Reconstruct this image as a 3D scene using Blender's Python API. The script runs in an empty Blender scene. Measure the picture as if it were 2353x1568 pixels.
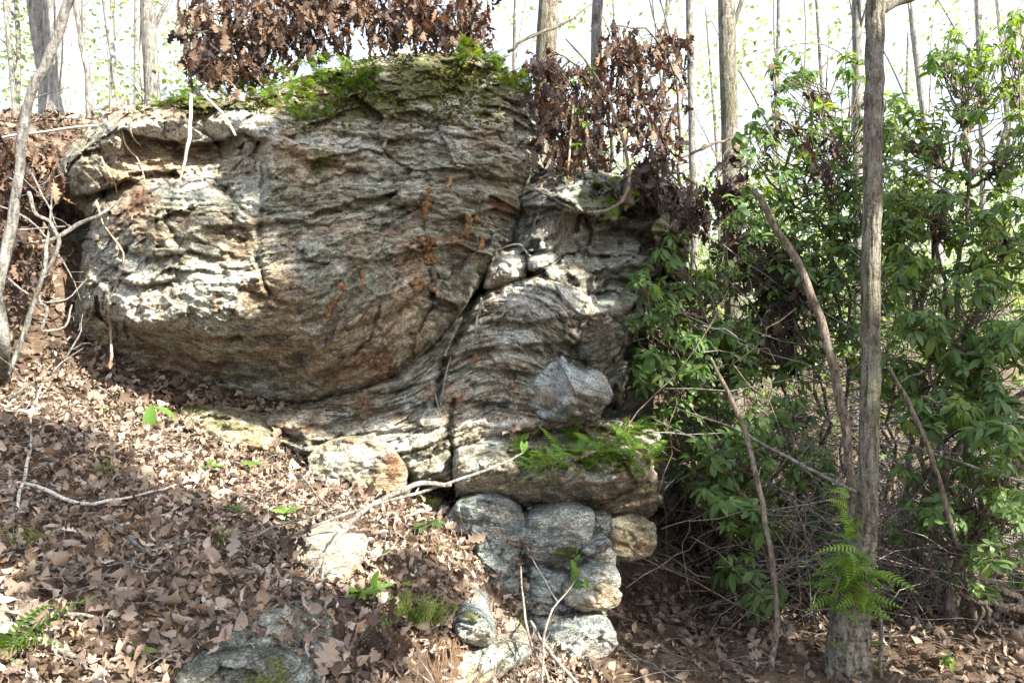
import bpy, math, random
import numpy as np
from mathutils import Vector, Matrix, Euler

R = random.Random(7)
RS = np.random.RandomState(7)
SC = bpy.context.scene
COL = SC.collection

# ------------------------------------------------------------------ camera, sky, sun, exposure
CAM = np.array((0.0, 0.0, 2.0))
FPX = 1846.0                      # focal length in units of a 2352 px wide picture
cam_data = bpy.data.cameras.new('camera')
cam = bpy.data.objects.new('camera', cam_data)
COL.objects.link(cam)
cam.location = CAM
cam.rotation_euler = (math.radians(90), 0, 0)
cam_data.sensor_width = 36
cam_data.lens = 36 * FPX / 2352
cam_data.clip_start = 0.05
cam_data.clip_end = 1000
SC.camera = cam

SUN = np.array((0.62, -0.52, 0.62)); SUN /= np.linalg.norm(SUN)
world = bpy.data.worlds.new('World')
SC.world = world
world.use_nodes = True
wn = world.node_tree.nodes; wl = world.node_tree.links
wn.clear()
wo = wn.new('ShaderNodeOutputWorld'); wb = wn.new('ShaderNodeBackground'); ws = wn.new('ShaderNodeTexSky')
ws.sky_type = 'NISHITA'; ws.sun_disc = False
ws.sun_elevation = math.asin(SUN[2]); ws.sun_rotation = math.atan2(SUN[0], SUN[1])
ws.air_density = 1.0; ws.dust_density = 2.5; ws.ozone_density = 1.0
wb.inputs['Strength'].default_value = 0.080
# thin bright cloud veil over the whole sky
wm = wn.new('ShaderNodeMix'); wm.data_type = 'RGBA'; wm.inputs[0].default_value = 0.38; wm.inputs[7].default_value = (9.0, 9.4, 10.2, 1)
wl.new(ws.outputs[0], wm.inputs[6]); wl.new(wm.outputs[2], wb.inputs[0]); wl.new(wb.outputs[0], wo.inputs[0])
sun_data = bpy.data.lights.new('sun', 'SUN')
sun_data.energy = 5.0; sun_data.angle = math.radians(0.5); sun_data.color = (1.0, 0.93, 0.81)
sun = bpy.data.objects.new('sun', sun_data); COL.objects.link(sun)
sun.rotation_euler = Vector(SUN).to_track_quat('Z', 'Y').to_euler()
sun.location = (8, -6, 12)
SC.view_settings.view_transform = 'Standard'
SC.view_settings.look = 'None'
SC.view_settings.exposure = 2.05
SC.view_settings.gamma = 1.0
SC.view_settings.use_curve_mapping = False
SC.cycles.max_bounces = 8
SC.cycles.diffuse_bounces = 4
SC.cycles.glossy_bounces = 2
SC.cycles.transmission_bounces = 4
SC.cycles.transparent_max_bounces = 8
SC.cycles.sample_clamp_indirect = 6
SC.cycles.use_denoising = True

# ------------------------------------------------------------------ helpers
def P(u, v, Y):
    """a point Y metres in front of the camera at the measured bearing (u, v)"""
    return np.array(((u - 1176.0) / FPX * Y, Y, 2.0 - (v - 784.0) / FPX * Y))

def Pa(uv, Y):
    uv = np.asarray(uv, float); Y = np.broadcast_to(np.asarray(Y, float), uv.shape[:1])
    return np.stack(((uv[:, 0] - 1176.0) / FPX * Y, Y, 2.0 - (uv[:, 1] - 784.0) / FPX * Y), 1)

def uv_of(p):
    p = np.asarray(p, float)
    return np.stack((1176 + p[..., 0] / p[..., 1] * FPX, 784 - (p[..., 2] - 2.0) / p[..., 1] * FPX), -1)

def _h(ix, iy, iz, seed):
    h = (ix.astype(np.uint32) * np.uint32(374761393)) ^ (iy.astype(np.uint32) * np.uint32(668265263)) ^ (iz.astype(np.uint32) * np.uint32(2147483647)) ^ np.uint32((seed * 974711 + 12345) & 0xffffffff)
    h = (h ^ (h >> np.uint32(13))) * np.uint32(1274126177)
    h = (h ^ (h >> np.uint32(15))) * np.uint32(2246822519)
    return h ^ (h >> np.uint32(16))

def gnoise(p, seed=0):
    p = np.asarray(p, float)
    i = np.floor(p).astype(np.int64); f = p - i
    w = f * f * f * (f * (f * 6 - 15) + 10)
    out = 0
    for dx in (0, 1):
        for dy in (0, 1):
            for dz in (0, 1):
                h = _h(i[:, 0] + dx, i[:, 1] + dy, i[:, 2] + dz, seed)
                g = ((h & np.uint32(1023)) / 511.5 - 1) * (f[:, 0] - dx) + (((h >> np.uint32(10)) & np.uint32(1023)) / 511.5 - 1) * (f[:, 1] - dy) + (((h >> np.uint32(20)) & np.uint32(1023)) / 511.5 - 1) * (f[:, 2] - dz)
                out = out + g * (w[:, 0] if dx else 1 - w[:, 0]) * (w[:, 1] if dy else 1 - w[:, 1]) * (w[:, 2] if dz else 1 - w[:, 2])
    return out * 1.4

def fbm(p, octv=4, seed=0, gain=0.5):
    a, s, out = 1.0, 1.0, 0
    for k in range(octv):
        out = out + a * gnoise(p * s, seed + k); a *= gain; s *= 2.03
    return out

def ridged(p, octv=4, seed=0, gain=0.5):
    a, s, out = 1.0, 1.0, 0
    for k in range(octv):
        out = out + a * (1 - 2 * np.abs(gnoise(p * s, seed + k))); a *= gain; s *= 2.03
    return out

def facet(p, seed=0):
    """broken-rock relief: every cell of a jittered lattice is a small plane with its own tilt"""
    i = np.floor(p).astype(np.int64); best = np.full(len(p), 1e9); out = np.zeros(len(p))
    for dx in (-1, 0, 1):
        for dy in (-1, 0, 1):
            for dz in (-1, 0, 1):
                c = i + (dx, dy, dz); h = _h(c[:, 0], c[:, 1], c[:, 2], seed); g = _h(c[:, 0], c[:, 1], c[:, 2], seed + 77)
                d = p - c - np.stack(((h & np.uint32(1023)) / 1023., ((h >> np.uint32(10)) & np.uint32(1023)) / 1023., ((h >> np.uint32(20)) & np.uint32(1023)) / 1023.), 1)
                r2 = (d * d).sum(1); k = r2 < best; best = np.where(k, r2, best)
                v = ((g & np.uint32(1023)) / 511.5 - 1) * d[:, 0] + (((g >> np.uint32(10)) & np.uint32(1023)) / 511.5 - 1) * d[:, 2] * 1.3 + (((g >> np.uint32(20)) & np.uint32(1023)) / 511.5 - 1) * 0.5
                out = np.where(k, v, out)
    return out

def sm(a, b, x):
    t = np.clip((x - a) / (b - a), 0, 1)
    return t * t * (3 - 2 * t)

def tps(C, val, Q, reg=1e-3):
    C = np.asarray(C, float); val = np.asarray(val, float); n = len(C)
    sc = np.abs(C - C.mean(0)).max(); c0 = C.mean(0)
    A = (C - c0) / sc; B = (Q - c0) / sc
    def U(d2): return 0.5 * d2 * np.log(d2 + 1e-12)
    K = U(((A[:, None] - A[None]) ** 2).sum(-1)) + reg * np.eye(n)
    M = np.zeros((n + 3, n + 3)); M[:n, :n] = K; M[:n, n] = 1; M[:n, n + 1:] = A; M[n, :n] = 1; M[n + 1:, :n] = A.T
    w = np.linalg.solve(M, np.concatenate((val, np.zeros(3))))
    out = np.empty(len(B))
    for s in range(0, len(B), 20000):
        b = B[s:s + 20000]
        out[s:s + 20000] = U(((b[:, None] - A[None]) ** 2).sum(-1)) @ w[:n] + w[n] + b @ w[n + 1:]
    return out

class MB:
    """collects vertices and triangles / quads, then links them as one mesh object"""
    def __init__(s): s.V = []; s.F = []; s.n = 0; s.r = []; s.m = []
    def add(s, V, F, rnd=None, mat=0):
        V = np.asarray(V, float)
        s.V.append(V); s.r.append(np.broadcast_to(np.asarray(R.random() if rnd is None else rnd, float), (len(V),)))
        for f in (F if isinstance(F, list) else [F]):
            f = np.asarray(f, np.int64)
            if len(f): s.F.append(f + s.n); s.m.append(np.full(len(f), mat))
        s.n += len(V)
        return s
    def mesh(s, name, mats, smooth=True, origin=None, attrs=None):
        V = np.concatenate(s.V)
        if origin is not None: V = V - np.asarray(origin)
        me = bpy.data.meshes.new(name)
        me.vertices.add(len(V)); me.vertices.foreach_set('co', V.astype(np.float32).ravel())
        loops = np.concatenate([f.ravel() for f in s.F]); tot = np.concatenate([np.full(len(f), f.shape[1]) for f in s.F])
        me.loops.add(len(loops)); me.loops.foreach_set('vertex_index', loops.astype(np.int32))
        me.polygons.add(len(tot))
        me.polygons.foreach_set('loop_start', np.concatenate(([0], np.cumsum(tot)[:-1])).astype(np.int32))
        me.polygons.foreach_set('use_smooth', np.full(len(tot), smooth))
        me.polygons.foreach_set('material_index', np.concatenate(s.m).astype(np.int32))
        for m in (mats if isinstance(mats, (list, tuple)) else [mats]): me.materials.append(m)
        a = me.attributes.new('rnd', 'FLOAT', 'POINT'); a.data.foreach_set('value', np.concatenate(s.r).astype(np.float32))
        for k, val in (attrs or {}).items():
            if val.ndim == 1:
                a = me.attributes.new(k, 'FLOAT', 'POINT'); a.data.foreach_set('value', val.astype(np.float32))
            else:
                a = me.attributes.new(k, 'FLOAT_COLOR', 'POINT'); a.data.foreach_set('color', val.astype(np.float32).ravel())
        me.update(calc_edges=True); me.validate()
        return me
    def build(s, name, mats, parent=None, loc=None, **k):
        """parts are written in world metres; a child's mesh is shifted to its parent's origin"""
        o0 = np.array(loc if loc is not None else ((0, 0, 0) if parent is None else parent.matrix_world.translation), float)
        ob = bpy.data.objects.new(name, s.mesh(name, mats, origin=o0, **k)); COL.objects.link(ob)
        if parent is not None: ob.parent = parent
        elif loc is not None: ob.location = loc; ob.matrix_world = Matrix.Translation(Vector(loc))
        return ob

def tag(o, label=None, cat=None, group=None, kind=None):
    if label: o['label'] = label
    if cat: o['category'] = cat
    if group: o['group'] = group
    if kind: o['kind'] = kind
    return o

def thing(name, loc, label, cat, group=None):
    o = bpy.data.objects.new(name, None); COL.objects.link(o)
    o.empty_display_size = 0.1
    o.location = [float(c) for c in loc]; o.matrix_world = Matrix.Translation(o.location)
    return tag(o, label, cat, group)

def inst(name, me, parent, M):
    """one more object on shared mesh data, placed by a world matrix"""
    o = bpy.data.objects.new(name, me); COL.objects.link(o)
    if parent is not None:
        o.parent = parent
        M = Matrix.Translation(-Vector(parent.matrix_world.translation)) @ M
    o.matrix_basis = M
    return o

def frames(pts):
    T = np.gradient(pts, axis=0); T /= np.linalg.norm(T, axis=1)[:, None] + 1e-9
    up = np.array((0.31, 0.93, 0.2)) if abs(T[0, 1]) < 0.8 else np.array((1.0, 0, 0.1))
    N = np.empty_like(T); n = up - T[0] * (up @ T[0]); N[0] = n / np.linalg.norm(n)
    for i in range(1, len(T)):
        n = N[i - 1] - T[i] * (N[i - 1] @ T[i]); N[i] = n / (np.linalg.norm(n) + 1e-9)
    return T, N, np.cross(T, N)

def spline(pts, n):
    pts = np.asarray(pts, float)
    if len(pts) < 3:
        t = np.linspace(0, 1, n)[:, None]; return pts[0] * (1 - t) + pts[-1] * t
    p = np.vstack((2 * pts[0] - pts[1], pts, 2 * pts[-1] - pts[-2]))
    t = np.linspace(0, len(pts) - 1 - 1e-6, n); k = t.astype(int); f = (t - k)[:, None]
    a, b, c, d = p[k], p[k + 1], p[k + 2], p[k + 3]
    return 0.5 * (2 * b + (c - a) * f + (2 * a - 5 * b + 4 * c - d) * f ** 2 + (3 * b - a - 3 * c + d) * f ** 3)

def tube(pts, rad, ns=6, rough=0.0, seed=0, cap=True, nf=(6, 1.0)):
    """tapered tube along pts; rough adds bark ridges that run along it"""
    pts = np.asarray(pts, float); n = len(pts); rad = np.broadcast_to(np.asarray(rad, float), (n,))
    T, N, B = frames(pts)
    a = np.linspace(0, 2 * math.pi, ns, endpoint=False)
    ca, sa = np.cos(a), np.sin(a)
    rr = np.repeat(rad[:, None], ns, 1)
    if rough:
        L = np.concatenate(([0], np.cumsum(np.linalg.norm(np.diff(pts, axis=0), axis=1))))
        q = np.stack((np.repeat(ca[None] * nf[0] / 6.28 * 2, n, 0).ravel(), np.repeat(sa[None] * nf[0] / 6.28 * 2, n, 0).ravel(), np.repeat(L[:, None] * nf[1], ns, 1).ravel()), 1)
        rr = rr * (1 + rough * fbm(q, 3, seed).reshape(n, ns))
    V = pts[:, None] + rr[..., None] * (ca[None, :, None] * N[:, None] + sa[None, :, None] * B[:, None])
    V = V.reshape(-1, 3)
    i = np.arange(n - 1)[:, None] * ns; j = np.arange(ns)[None]; k = (j + 1) % ns
    F = np.stack((i + j, i + k, i + ns + k, i + ns + j), -1).reshape(-1, 4)
    Fs = [F]
    if cap:
        V = np.vstack((V, pts[0], pts[-1])); j = np.arange(ns); k = (j + 1) % ns
        Fs.append(np.concatenate((np.stack((k, j, np.full(ns, n * ns)), 1), np.stack((j + (n - 1) * ns, k + (n - 1) * ns, np.full(ns, n * ns + 1)), 1))))
    return V, Fs

def wob(pts, amp, seed):
    pts = np.asarray(pts, float)
    q = np.stack((np.arange(len(pts)) * 0.37, np.full(len(pts), seed * 3.7), np.zeros(len(pts))), 1)
    w = np.stack((fbm(q, 2, seed), fbm(q + 9.2, 2, seed + 5), fbm(q + 31, 2, seed + 9)), 1) * amp
    w -= w[0] + (w[-1] - w[0]) * np.linspace(0, 1, len(pts))[:, None]
    return pts + w
# ------------------------------------------------------------------ materials
class NT:
    def __init__(s, name):
        s.m = bpy.data.materials.new(name); s.m.use_nodes = True
        s.n = s.m.node_tree.nodes; s.l = s.m.node_tree.links; s.n.clear()
        s.out = s.n.new('ShaderNodeOutputMaterial')
    def N(s, t, **kw):
        o = s.n.new(t)
        for k, v in kw.items(): setattr(o, k, v)
        return o
    def put(s, sock, v):
        if isinstance(v, bpy.types.NodeSocket): s.l.new(v, sock)
        elif v is not None: sock.default_value = v
    def math(s, op, a, b=None, clamp=False):
        o = s.N('ShaderNodeMath', operation=op, use_clamp=clamp); s.put(o.inputs[0], a)
        if b is not None: s.put(o.inputs[1], b)
        return o.outputs[0]
    def mix(s, f, a, b, mode='MIX'):
        o = s.N('ShaderNodeMix', data_type='RGBA', blend_type=mode); s.put(o.inputs[0], f)
        s.put(o.inputs[6], a if isinstance(a, bpy.types.NodeSocket) else (*a, 1)); s.put(o.inputs[7], b if isinstance(b, bpy.types.NodeSocket) else (*b, 1))
        return o.outputs[2]
    def noise(s, vec, scale, detail=4, rough=0.55, dist=0.0):
        o = s.N('ShaderNodeTexNoise'); s.put(o.inputs['Vector'], vec); o.inputs['Scale'].default_value = scale
        o.inputs['Detail'].default_value = detail; o.inputs['Roughness'].default_value = rough; o.inputs['Distortion'].default_value = dist
        return o.outputs[0]
    def ramp(s, f, stops, interp='LINEAR'):
        o = s.N('ShaderNodeValToRGB'); s.put(o.inputs[0], f); cr = o.color_ramp; cr.interpolation = interp
        while len(cr.elements) < len(stops): cr.elements.new(0.5)
        for e, (p, c) in zip(cr.elements, stops): e.position = p; e.color = (*c, 1) if len(c) == 3 else c
        return o.outputs[0]
    def step(s, f, a, b):
        o = s.N('ShaderNodeMapRange', interpolation_type='SMOOTHSTEP'); s.put(o.inputs[0], f); o.inputs[1].default_value = a; o.inputs[2].default_value = b
        return o.outputs[0]
    def attr(s, name, out='Fac'):
        o = s.N('ShaderNodeAttribute'); o.attribute_name = name; return o.outputs[out]
    def sep(s, v, color=False):
        o = s.N('ShaderNodeSeparateColor' if color else 'ShaderNodeSeparateXYZ'); s.put(o.inputs[0], v); return o.outputs
    def vec(s, x, y, z):
        o = s.N('ShaderNodeCombineXYZ'); s.put(o.inputs[0], x); s.put(o.inputs[1], y); s.put(o.inputs[2], z); return o.outputs[0]
    def bump(s, h, strength, dist, normal=None):
        o = s.N('ShaderNodeBump'); s.put(o.inputs['Height'], h); o.inputs['Strength'].default_value = strength; o.inputs['Distance'].default_value = dist
        if normal is not None: s.put(o.inputs['Normal'], normal)
        return o.outputs[0]
    def bsdf(s, col, rough=0.8, spec=0.3, normal=None, trans=None, tcol=None):
        o = s.N('ShaderNodeBsdfPrincipled'); s.put(o.inputs['Base Color'], col if isinstance(col, bpy.types.NodeSocket) else (*col, 1))
        s.put(o.inputs['Roughness'], rough); s.put(o.inputs['Specular IOR Level'], spec)
        if normal is not None: s.put(o.inputs['Normal'], normal)
        r = o.outputs[0]
        if trans:
            t = s.N('ShaderNodeBsdfTranslucent'); s.put(t.inputs[0], tcol if tcol is not None else col)
            x = s.N('ShaderNodeMixShader'); s.put(x.inputs[0], trans); s.l.new(r, x.inputs[1]); s.l.new(t.outputs[0], x.inputs[2]); r = x.outputs[0]
        s.l.new(r, s.out.inputs[0]); return s.m

def rnd_of(t):
    """one random number per leaf: the object's own, or the one stored with the leaf in a joined mesh"""
    oi = t.N('ShaderNodeObjectInfo')
    return t.math('FRACT', t.math('ADD', oi.outputs['Random'], t.attr('rnd')))

def rock_mat(name, dark, mid, light, rust=(0.25, 0.115, 0.05), rust_amt=0.8, lines=0.35):
    t = NT(name)
    pos = t.N('ShaderNodeTexCoord').outputs['Object']; x, y, z = t.sep(pos)
    q = t.attr('q')                                   # height above the bedding plane, so grain follows the folds
    S = t.vec(x, y, t.math('MULTIPLY', q, 2.4))
    S2 = t.vec(t.math('MULTIPLY', x, 1.2), y, t.math('MULTIPLY', q, 4.2))
    msk = t.attr('mask', 'Color'); mr, mg, mb = t.sep(msk, True)[:3]
    md = t.attr('mask', 'Alpha')
    n1 = t.noise(S, 3.4, 8, 0.66, 0.3)
    n2 = t.noise(S2, 10.0, 7, 0.66, 0.4)
    n4 = t.noise(pos, 2.1, 6, 0.62); n4b = t.noise(pos, 1.1, 3, 0.5)
    n5 = t.noise(pos, 13.0, 7, 0.72); n6 = t.noise(S, 4.5, 6, 0.68, 0.4); n8 = t.noise(pos, 5.5, 7, 0.7)
    base = t.math('ADD', t.math('MULTIPLY', n1, 0.5), t.math('MULTIPLY', n5, 0.5))
    col = t.ramp(base, [(0.36, dark), (0.47, mid), (0.56, light), (0.66, tuple(min(0.6, c * 1.3) for c in light))])
    band = t.step(n2, 0.38, 0.58)
    col = t.mix(t.math('MULTIPLY', t.math('SUBTRACT', 1.0, band), 0.5), col, tuple(c * 0.5 for c in dark))
    tint = t.ramp(n4, [(0.38, (0.88, 1.0, 0.98)), (0.52, (1.0, 1, .97)), (0.66, (1.14, 0.97, 0.78))])
    col = t.mix(1.0, col, tint, 'MULTIPLY')
    # iron stain
    n3 = t.noise(S, 5.0, 7, 0.68, 0.5)
    fr = t.math('MULTIPLY', t.step(t.math('ADD', n3, t.math('MULTIPLY', mr, 0.50)), 0.58, 0.90), 0.95 * rust_amt)
    rc = t.mix(t.step(n5, 0.38, 0.62), tuple(c * 0.5 for c in rust), tuple(min(1, c * 1.35) for c in rust))
    col = t.mix(fr, col, rc)
    # pale lichen crust in eaten-edged blotches; on the boulder it also paints sunlit brightness
    lsum = t.math('ADD', t.math('ADD', t.math('MULTIPLY', n5, 0.6), t.math('MULTIPLY', n6, 0.4)), t.math('MULTIPLY', mb, 0.26))
    fl = t.math('MULTIPLY', t.step(lsum, 0.565, 0.635), 0.88)
    lc = t.mix(t.step(n4b, 0.4, 0.6), (0.40, 0.425, 0.37), (0.52, 0.515, 0.48))
    col = t.mix(fl, col, lc)
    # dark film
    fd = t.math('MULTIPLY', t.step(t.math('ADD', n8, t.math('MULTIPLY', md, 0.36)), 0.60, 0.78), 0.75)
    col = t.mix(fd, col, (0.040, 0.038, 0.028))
    # moss
    n7 = t.noise(pos, 11.0, 7, 0.72)
    fm = t.step(t.math('ADD', n7, t.math('MULTIPLY', mg, 0.55)), 0.70, 0.86)
    mc = t.mix(t.noise(pos, 60, 3), (0.040, 0.050, 0.012), (0.155, 0.16, 0.036))
    col = t.mix(t.math('MULTIPLY', fm, 0.9), col, mc)
    # parting lines along the bedding
    n9 = t.noise(t.vec(t.math('MULTIPLY', x, 0.55), t.math('MULTIPLY', y, 0.55), t.math('MULTIPLY', q, 9.0)), 2.6, 7, 0.62, 0.25)
    ln = t.math('SUBTRACT', 1.0, t.step(t.math('ABSOLUTE', t.math('SUBTRACT', n9, 0.5)), 0.004, 0.030))
    ln = t.math('MULTIPLY', ln, t.step(n8, 0.40, 0.55))
    col = t.mix(t.math('MULTIPLY', ln, lines), col, (0.03, 0.026, 0.02))
    # small crystals of mica and quartz, dark pits
    sp = t.noise(S2, 60.0, 4, 0.8); sp2 = t.noise(pos, 120.0, 2, 0.7)
    grain = t.math('ADD', t.math('MULTIPLY', sp, 0.65), t.math('MULTIPLY', sp2, 0.35))
    col = t.mix(0.9, col, t.ramp(grain, [(0.39, (0.07, 0.065, 0.06)), (0.455, (0.70, 0.69, 0.67)), (0.53, (1.08, 1.08, 1.06)), (0.60, (2.4, 2.4, 2.35))]), 'MULTIPLY')
    h = t.math('ADD', t.math('SUBTRACT', t.math('MULTIPLY', n2, 0.45), t.math('MULTIPLY', ln, lines * 0.5)), t.math('ADD', t.math('MULTIPLY', grain, 0.6), t.math('MULTIPLY', n5, 0.45)))
    nr = t.bump(h, 0.9, 0.04)
    return t.bsdf(col, t.math('SUBTRACT', 0.86, t.math('MULTIPLY', band, 0.2)), 0.4, nr)

M = {}
M['rock'] = rock_mat('gneiss', (0.13, 0.108, 0.078), (0.32, 0.282, 0.215), (0.47, 0.445, 0.375))
M['rock_blue'] = rock_mat('blue_grey_gneiss', (0.13, 0.138, 0.135), (0.28, 0.30, 0.295), (0.44, 0.465, 0.455), rust_amt=0.35)
M['rock_tan'] = rock_mat('tan_gneiss', (0.17, 0.14, 0.09), (0.34, 0.30, 0.21), (0.48, 0.46, 0.38))
M['rock_layered'] = rock_mat('layered_gneiss', (0.13, 0.112, 0.082), (0.31, 0.275, 0.21), (0.48, 0.45, 0.38), lines=0.85)
M['rock_cream'] = rock_mat('cream_gneiss', (0.19, 0.16, 0.11), (0.38, 0.34, 0.26), (0.50, 0.47, 0.39))
M['rock_pale_blue'] = rock_mat('pale_blue_grey_rock', (0.14, 0.15, 0.148), (0.30, 0.318, 0.315), (0.43, 0.448, 0.44), rust_amt=0.5, lines=0.5)
M['rock_white'] = rock_mat('cream_quartz_rock', (0.30, 0.26, 0.19), (0.47, 0.42, 0.33), (0.58, 0.54, 0.46), rust_amt=0.2)
M['rock_dark'] = rock_mat('darkened_gneiss', (0.085, 0.085, 0.07), (0.20, 0.20, 0.17), (0.34, 0.345, 0.305))  # gneiss copy with shade put into its colour; the dark slab shares it

def bark(name, a, b, scale=26.0, moss=0.0, lich=0.25, ridge=0.03):
    t = NT(name); pos = t.N('ShaderNodeTexCoord').outputs['Object']; x, y, z = t.sep(pos)
    S = t.vec(x, y, t.math('MULTIPLY', z, 0.22))
    n = t.noise(S, scale * 2.0, 6, 0.68, 0.5); n2 = t.noise(pos, 11, 6, 0.7); n3 = t.noise(pos, 70, 4, 0.7); n4 = t.noise(pos, 2.3, 4)
    d = t.math('ADD', t.math('MULTIPLY', n, 0.7), t.math('MULTIPLY', n3, 0.3))
    col = t.ramp(d, [(0.36, tuple(c * 0.3 for c in a)), (0.45, a), (0.56, b), (0.66, tuple(min(.8, c * 1.3) for c in b))])
    col = t.mix(t.math('MULTIPLY', t.step(n2, 0.50, 0.60), lich), col, (0.46, 0.48, 0.42))
    if moss: col = t.mix(t.math('MULTIPLY', t.step(t.math('ADD', t.math('MULTIPLY', n4, 0.6), t.math('MULTIPLY', n2, 0.4)), 0.47, 0.58), moss), col, (0.075, 0.082, 0.028))
    return t.bsdf(col, 0.9, 0.2, t.bump(d, 1.0, ridge))
M['bark'] = bark('grey_brown_bark', (0.115, 0.10, 0.075), (0.29, 0.265, 0.22), 24, 0.6, 0.5, 0.06)
M['bark_pale'] = bark('pale_grey_bark', (0.17, 0.165, 0.155), (0.34, 0.33, 0.315), 20, 0.0, 0.3, 0.03)  # pale bark; washed-out haze on trunks behind is put into the colour
M['bark_mid'] = bark('grey_bark', (0.10, 0.095, 0.088), (0.22, 0.21, 0.20), 18, 0.2, 0.3, 0.03)
M['bark_red'] = bark('red_brown_bark', (0.075, 0.057, 0.045), (0.19, 0.15, 0.115), 40, 0.15, 0.12, 0.012)
M['twig'] = bark('grey_twig', (0.085, 0.077, 0.068), (0.20, 0.187, 0.168), 60, 0.0, 0.25, 0.004)
M['twig_brown'] = bark('brown_twig', (0.075, 0.058, 0.042), (0.17, 0.135, 0.10), 60, 0.0, 0.15, 0.004)
M['twig_tan'] = bark('tan_root', (0.26, 0.185, 0.115), (0.46, 0.36, 0.25), 70, 0.0, 0.1, 0.003)
M['twig_pale'] = bark('bleached_wood', (0.42, 0.38, 0.32), (0.62, 0.58, 0.52), 60, 0.0, 0.1, 0.003)

def leaf_mat(name, cols, trans, rough=0.6, spec=0.3, tcol=None, veins=6.0, dirt=0.5):
    t = NT(name); r = rnd_of(t); n = len(cols)
    col = t.ramp(r, [((i + 0.5) / n, c) for i, c in enumerate(cols)])
    pos = t.N('ShaderNodeTexCoord').outputs['Object']
    nn = t.noise(pos, 38.0, 4, 0.6)
    col = t.mix(dirt, col, t.ramp(nn, [(0.32, (0.52, 0.5, 0.46)), (0.5, (1, 1, 1)), (0.7, (1.2, 1.18, 1.12))]), 'MULTIPLY')
    tc = t.mix(1.0, col, tcol, 'MULTIPLY') if tcol else None
    return t.bsdf(col, rough, spec, t.bump(nn, 0.6, 0.006), trans, tc)
M['litter'] = leaf_mat('dry_leaf', [(0.13, 0.095, 0.075), (0.27, 0.205, 0.155), (0.36, 0.27, 0.20), (0.20, 0.155, 0.125), (0.42, 0.345, 0.275), (0.24, 0.175, 0.13), (0.48, 0.42, 0.35), (0.32, 0.20, 0.12), (0.34, 0.285, 0.235), (0.55, 0.49, 0.43), (0.16, 0.12, 0.095), (0.29, 0.235, 0.195)], 0.15, 0.65, 0.3, (1.3, 0.9, 0.6), dirt=0.8)
M['litter_dark'] = leaf_mat('damp_dry_leaf', [(0.06, 0.045, 0.035), (0.12, 0.085, 0.06), (0.17, 0.12, 0.085), (0.15, 0.12, 0.095), (0.22, 0.16, 0.115), (0.28, 0.225, 0.17), (0.10, 0.07, 0.05)], 0.1, 0.7, 0.25, (1.2, 0.9, 0.6))
M['dead'] = leaf_mat('hanging_dead_leaf', [(0.022, 0.015, 0.012), (0.06, 0.04, 0.03), (0.115, 0.074, 0.052), (0.042, 0.03, 0.024), (0.20, 0.13, 0.086), (0.03, 0.021, 0.017), (0.26, 0.17, 0.11), (0.085, 0.052, 0.037), (0.05, 0.032, 0.025)], 0.16, 0.55, 0.35, (1.8, 0.9, 0.5), dirt=0.8)
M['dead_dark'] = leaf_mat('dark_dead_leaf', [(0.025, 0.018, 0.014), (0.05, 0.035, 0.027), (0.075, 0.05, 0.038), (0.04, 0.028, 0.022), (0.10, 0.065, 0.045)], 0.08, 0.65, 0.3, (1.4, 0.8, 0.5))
M['laurel'] = leaf_mat('glossy_laurel_leaf', [(0.058, 0.11, 0.034), (0.08, 0.145, 0.040), (0.105, 0.18, 0.042), (0.062, 0.12, 0.042), (0.14, 0.21, 0.045), (0.085, 0.16, 0.054)], 0.38, 0.36, 0.4, (1.9, 1.8, 0.5), dirt=0.3)
M['laurel_yellow'] = leaf_mat('yellow_green_leaf', [(0.11, 0.19, 0.03), (0.16, 0.235, 0.035), (0.08, 0.16, 0.032), (0.20, 0.26, 0.045)], 0.45, 0.38, 0.45, (1.6, 1.6, 0.5), dirt=0.3)  # yellow-green copy of the laurel leaf, coloured like sunlit foliage
M['fern'] = leaf_mat('fern_frond', [(0.075, 0.15, 0.022), (0.11, 0.20, 0.028), (0.15, 0.25, 0.035), (0.09, 0.175, 0.028), (0.17, 0.24, 0.04)], 0.42, 0.5, 0.3, (1.7, 1.6, 0.5), dirt=0.25)
M['fern_brightened'] = leaf_mat('brightened_fern_frond', [(0.10, 0.20, 0.03), (0.15, 0.27, 0.035), (0.20, 0.32, 0.045)], 0.42, 0.5, 0.3, (1.6, 1.5, 0.5), dirt=0.2)  # fern copy with brightened colour, making up for the shade it stands in
M['fern_dry'] = leaf_mat('curled_fern_frond', [(0.09, 0.11, 0.025), (0.14, 0.14, 0.035), (0.17, 0.12, 0.04), (0.08, 0.12, 0.025)], 0.3, 0.6, 0.2, (1.4, 1.3, 0.5), dirt=0.25)
M['sprout'] = leaf_mat('fresh_green_leaf', [(0.10, 0.22, 0.04), (0.14, 0.27, 0.045), (0.18, 0.30, 0.05)], 0.45, 0.45, 0.35, (1.5, 1.5, 0.5), dirt=0.2)
M['spring'] = leaf_mat('spring_leaf', [(0.20, 0.27, 0.11), (0.26, 0.33, 0.15), (0.31, 0.36, 0.19), (0.22, 0.29, 0.13)], 0.6, 0.5, 0.2, (1.3, 1.3, 0.7), dirt=0.1)  # pale spring leaf; haze over the woods behind is put into its colour
M['canopy'] = leaf_mat('canopy_leaf', [(0.05, 0.11, 0.025), (0.08, 0.15, 0.03), (0.10, 0.17, 0.035)], 0.3, 0.5, 0.3, (1.5, 1.5, 0.5), dirt=0.1)
M['grass'] = leaf_mat('grass_blade', [(0.17, 0.27, 0.05), (0.26, 0.35, 0.07), (0.34, 0.36, 0.12)], 0.35, 0.5, 0.3, (1.3, 1.3, 0.5), dirt=0.2)
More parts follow.
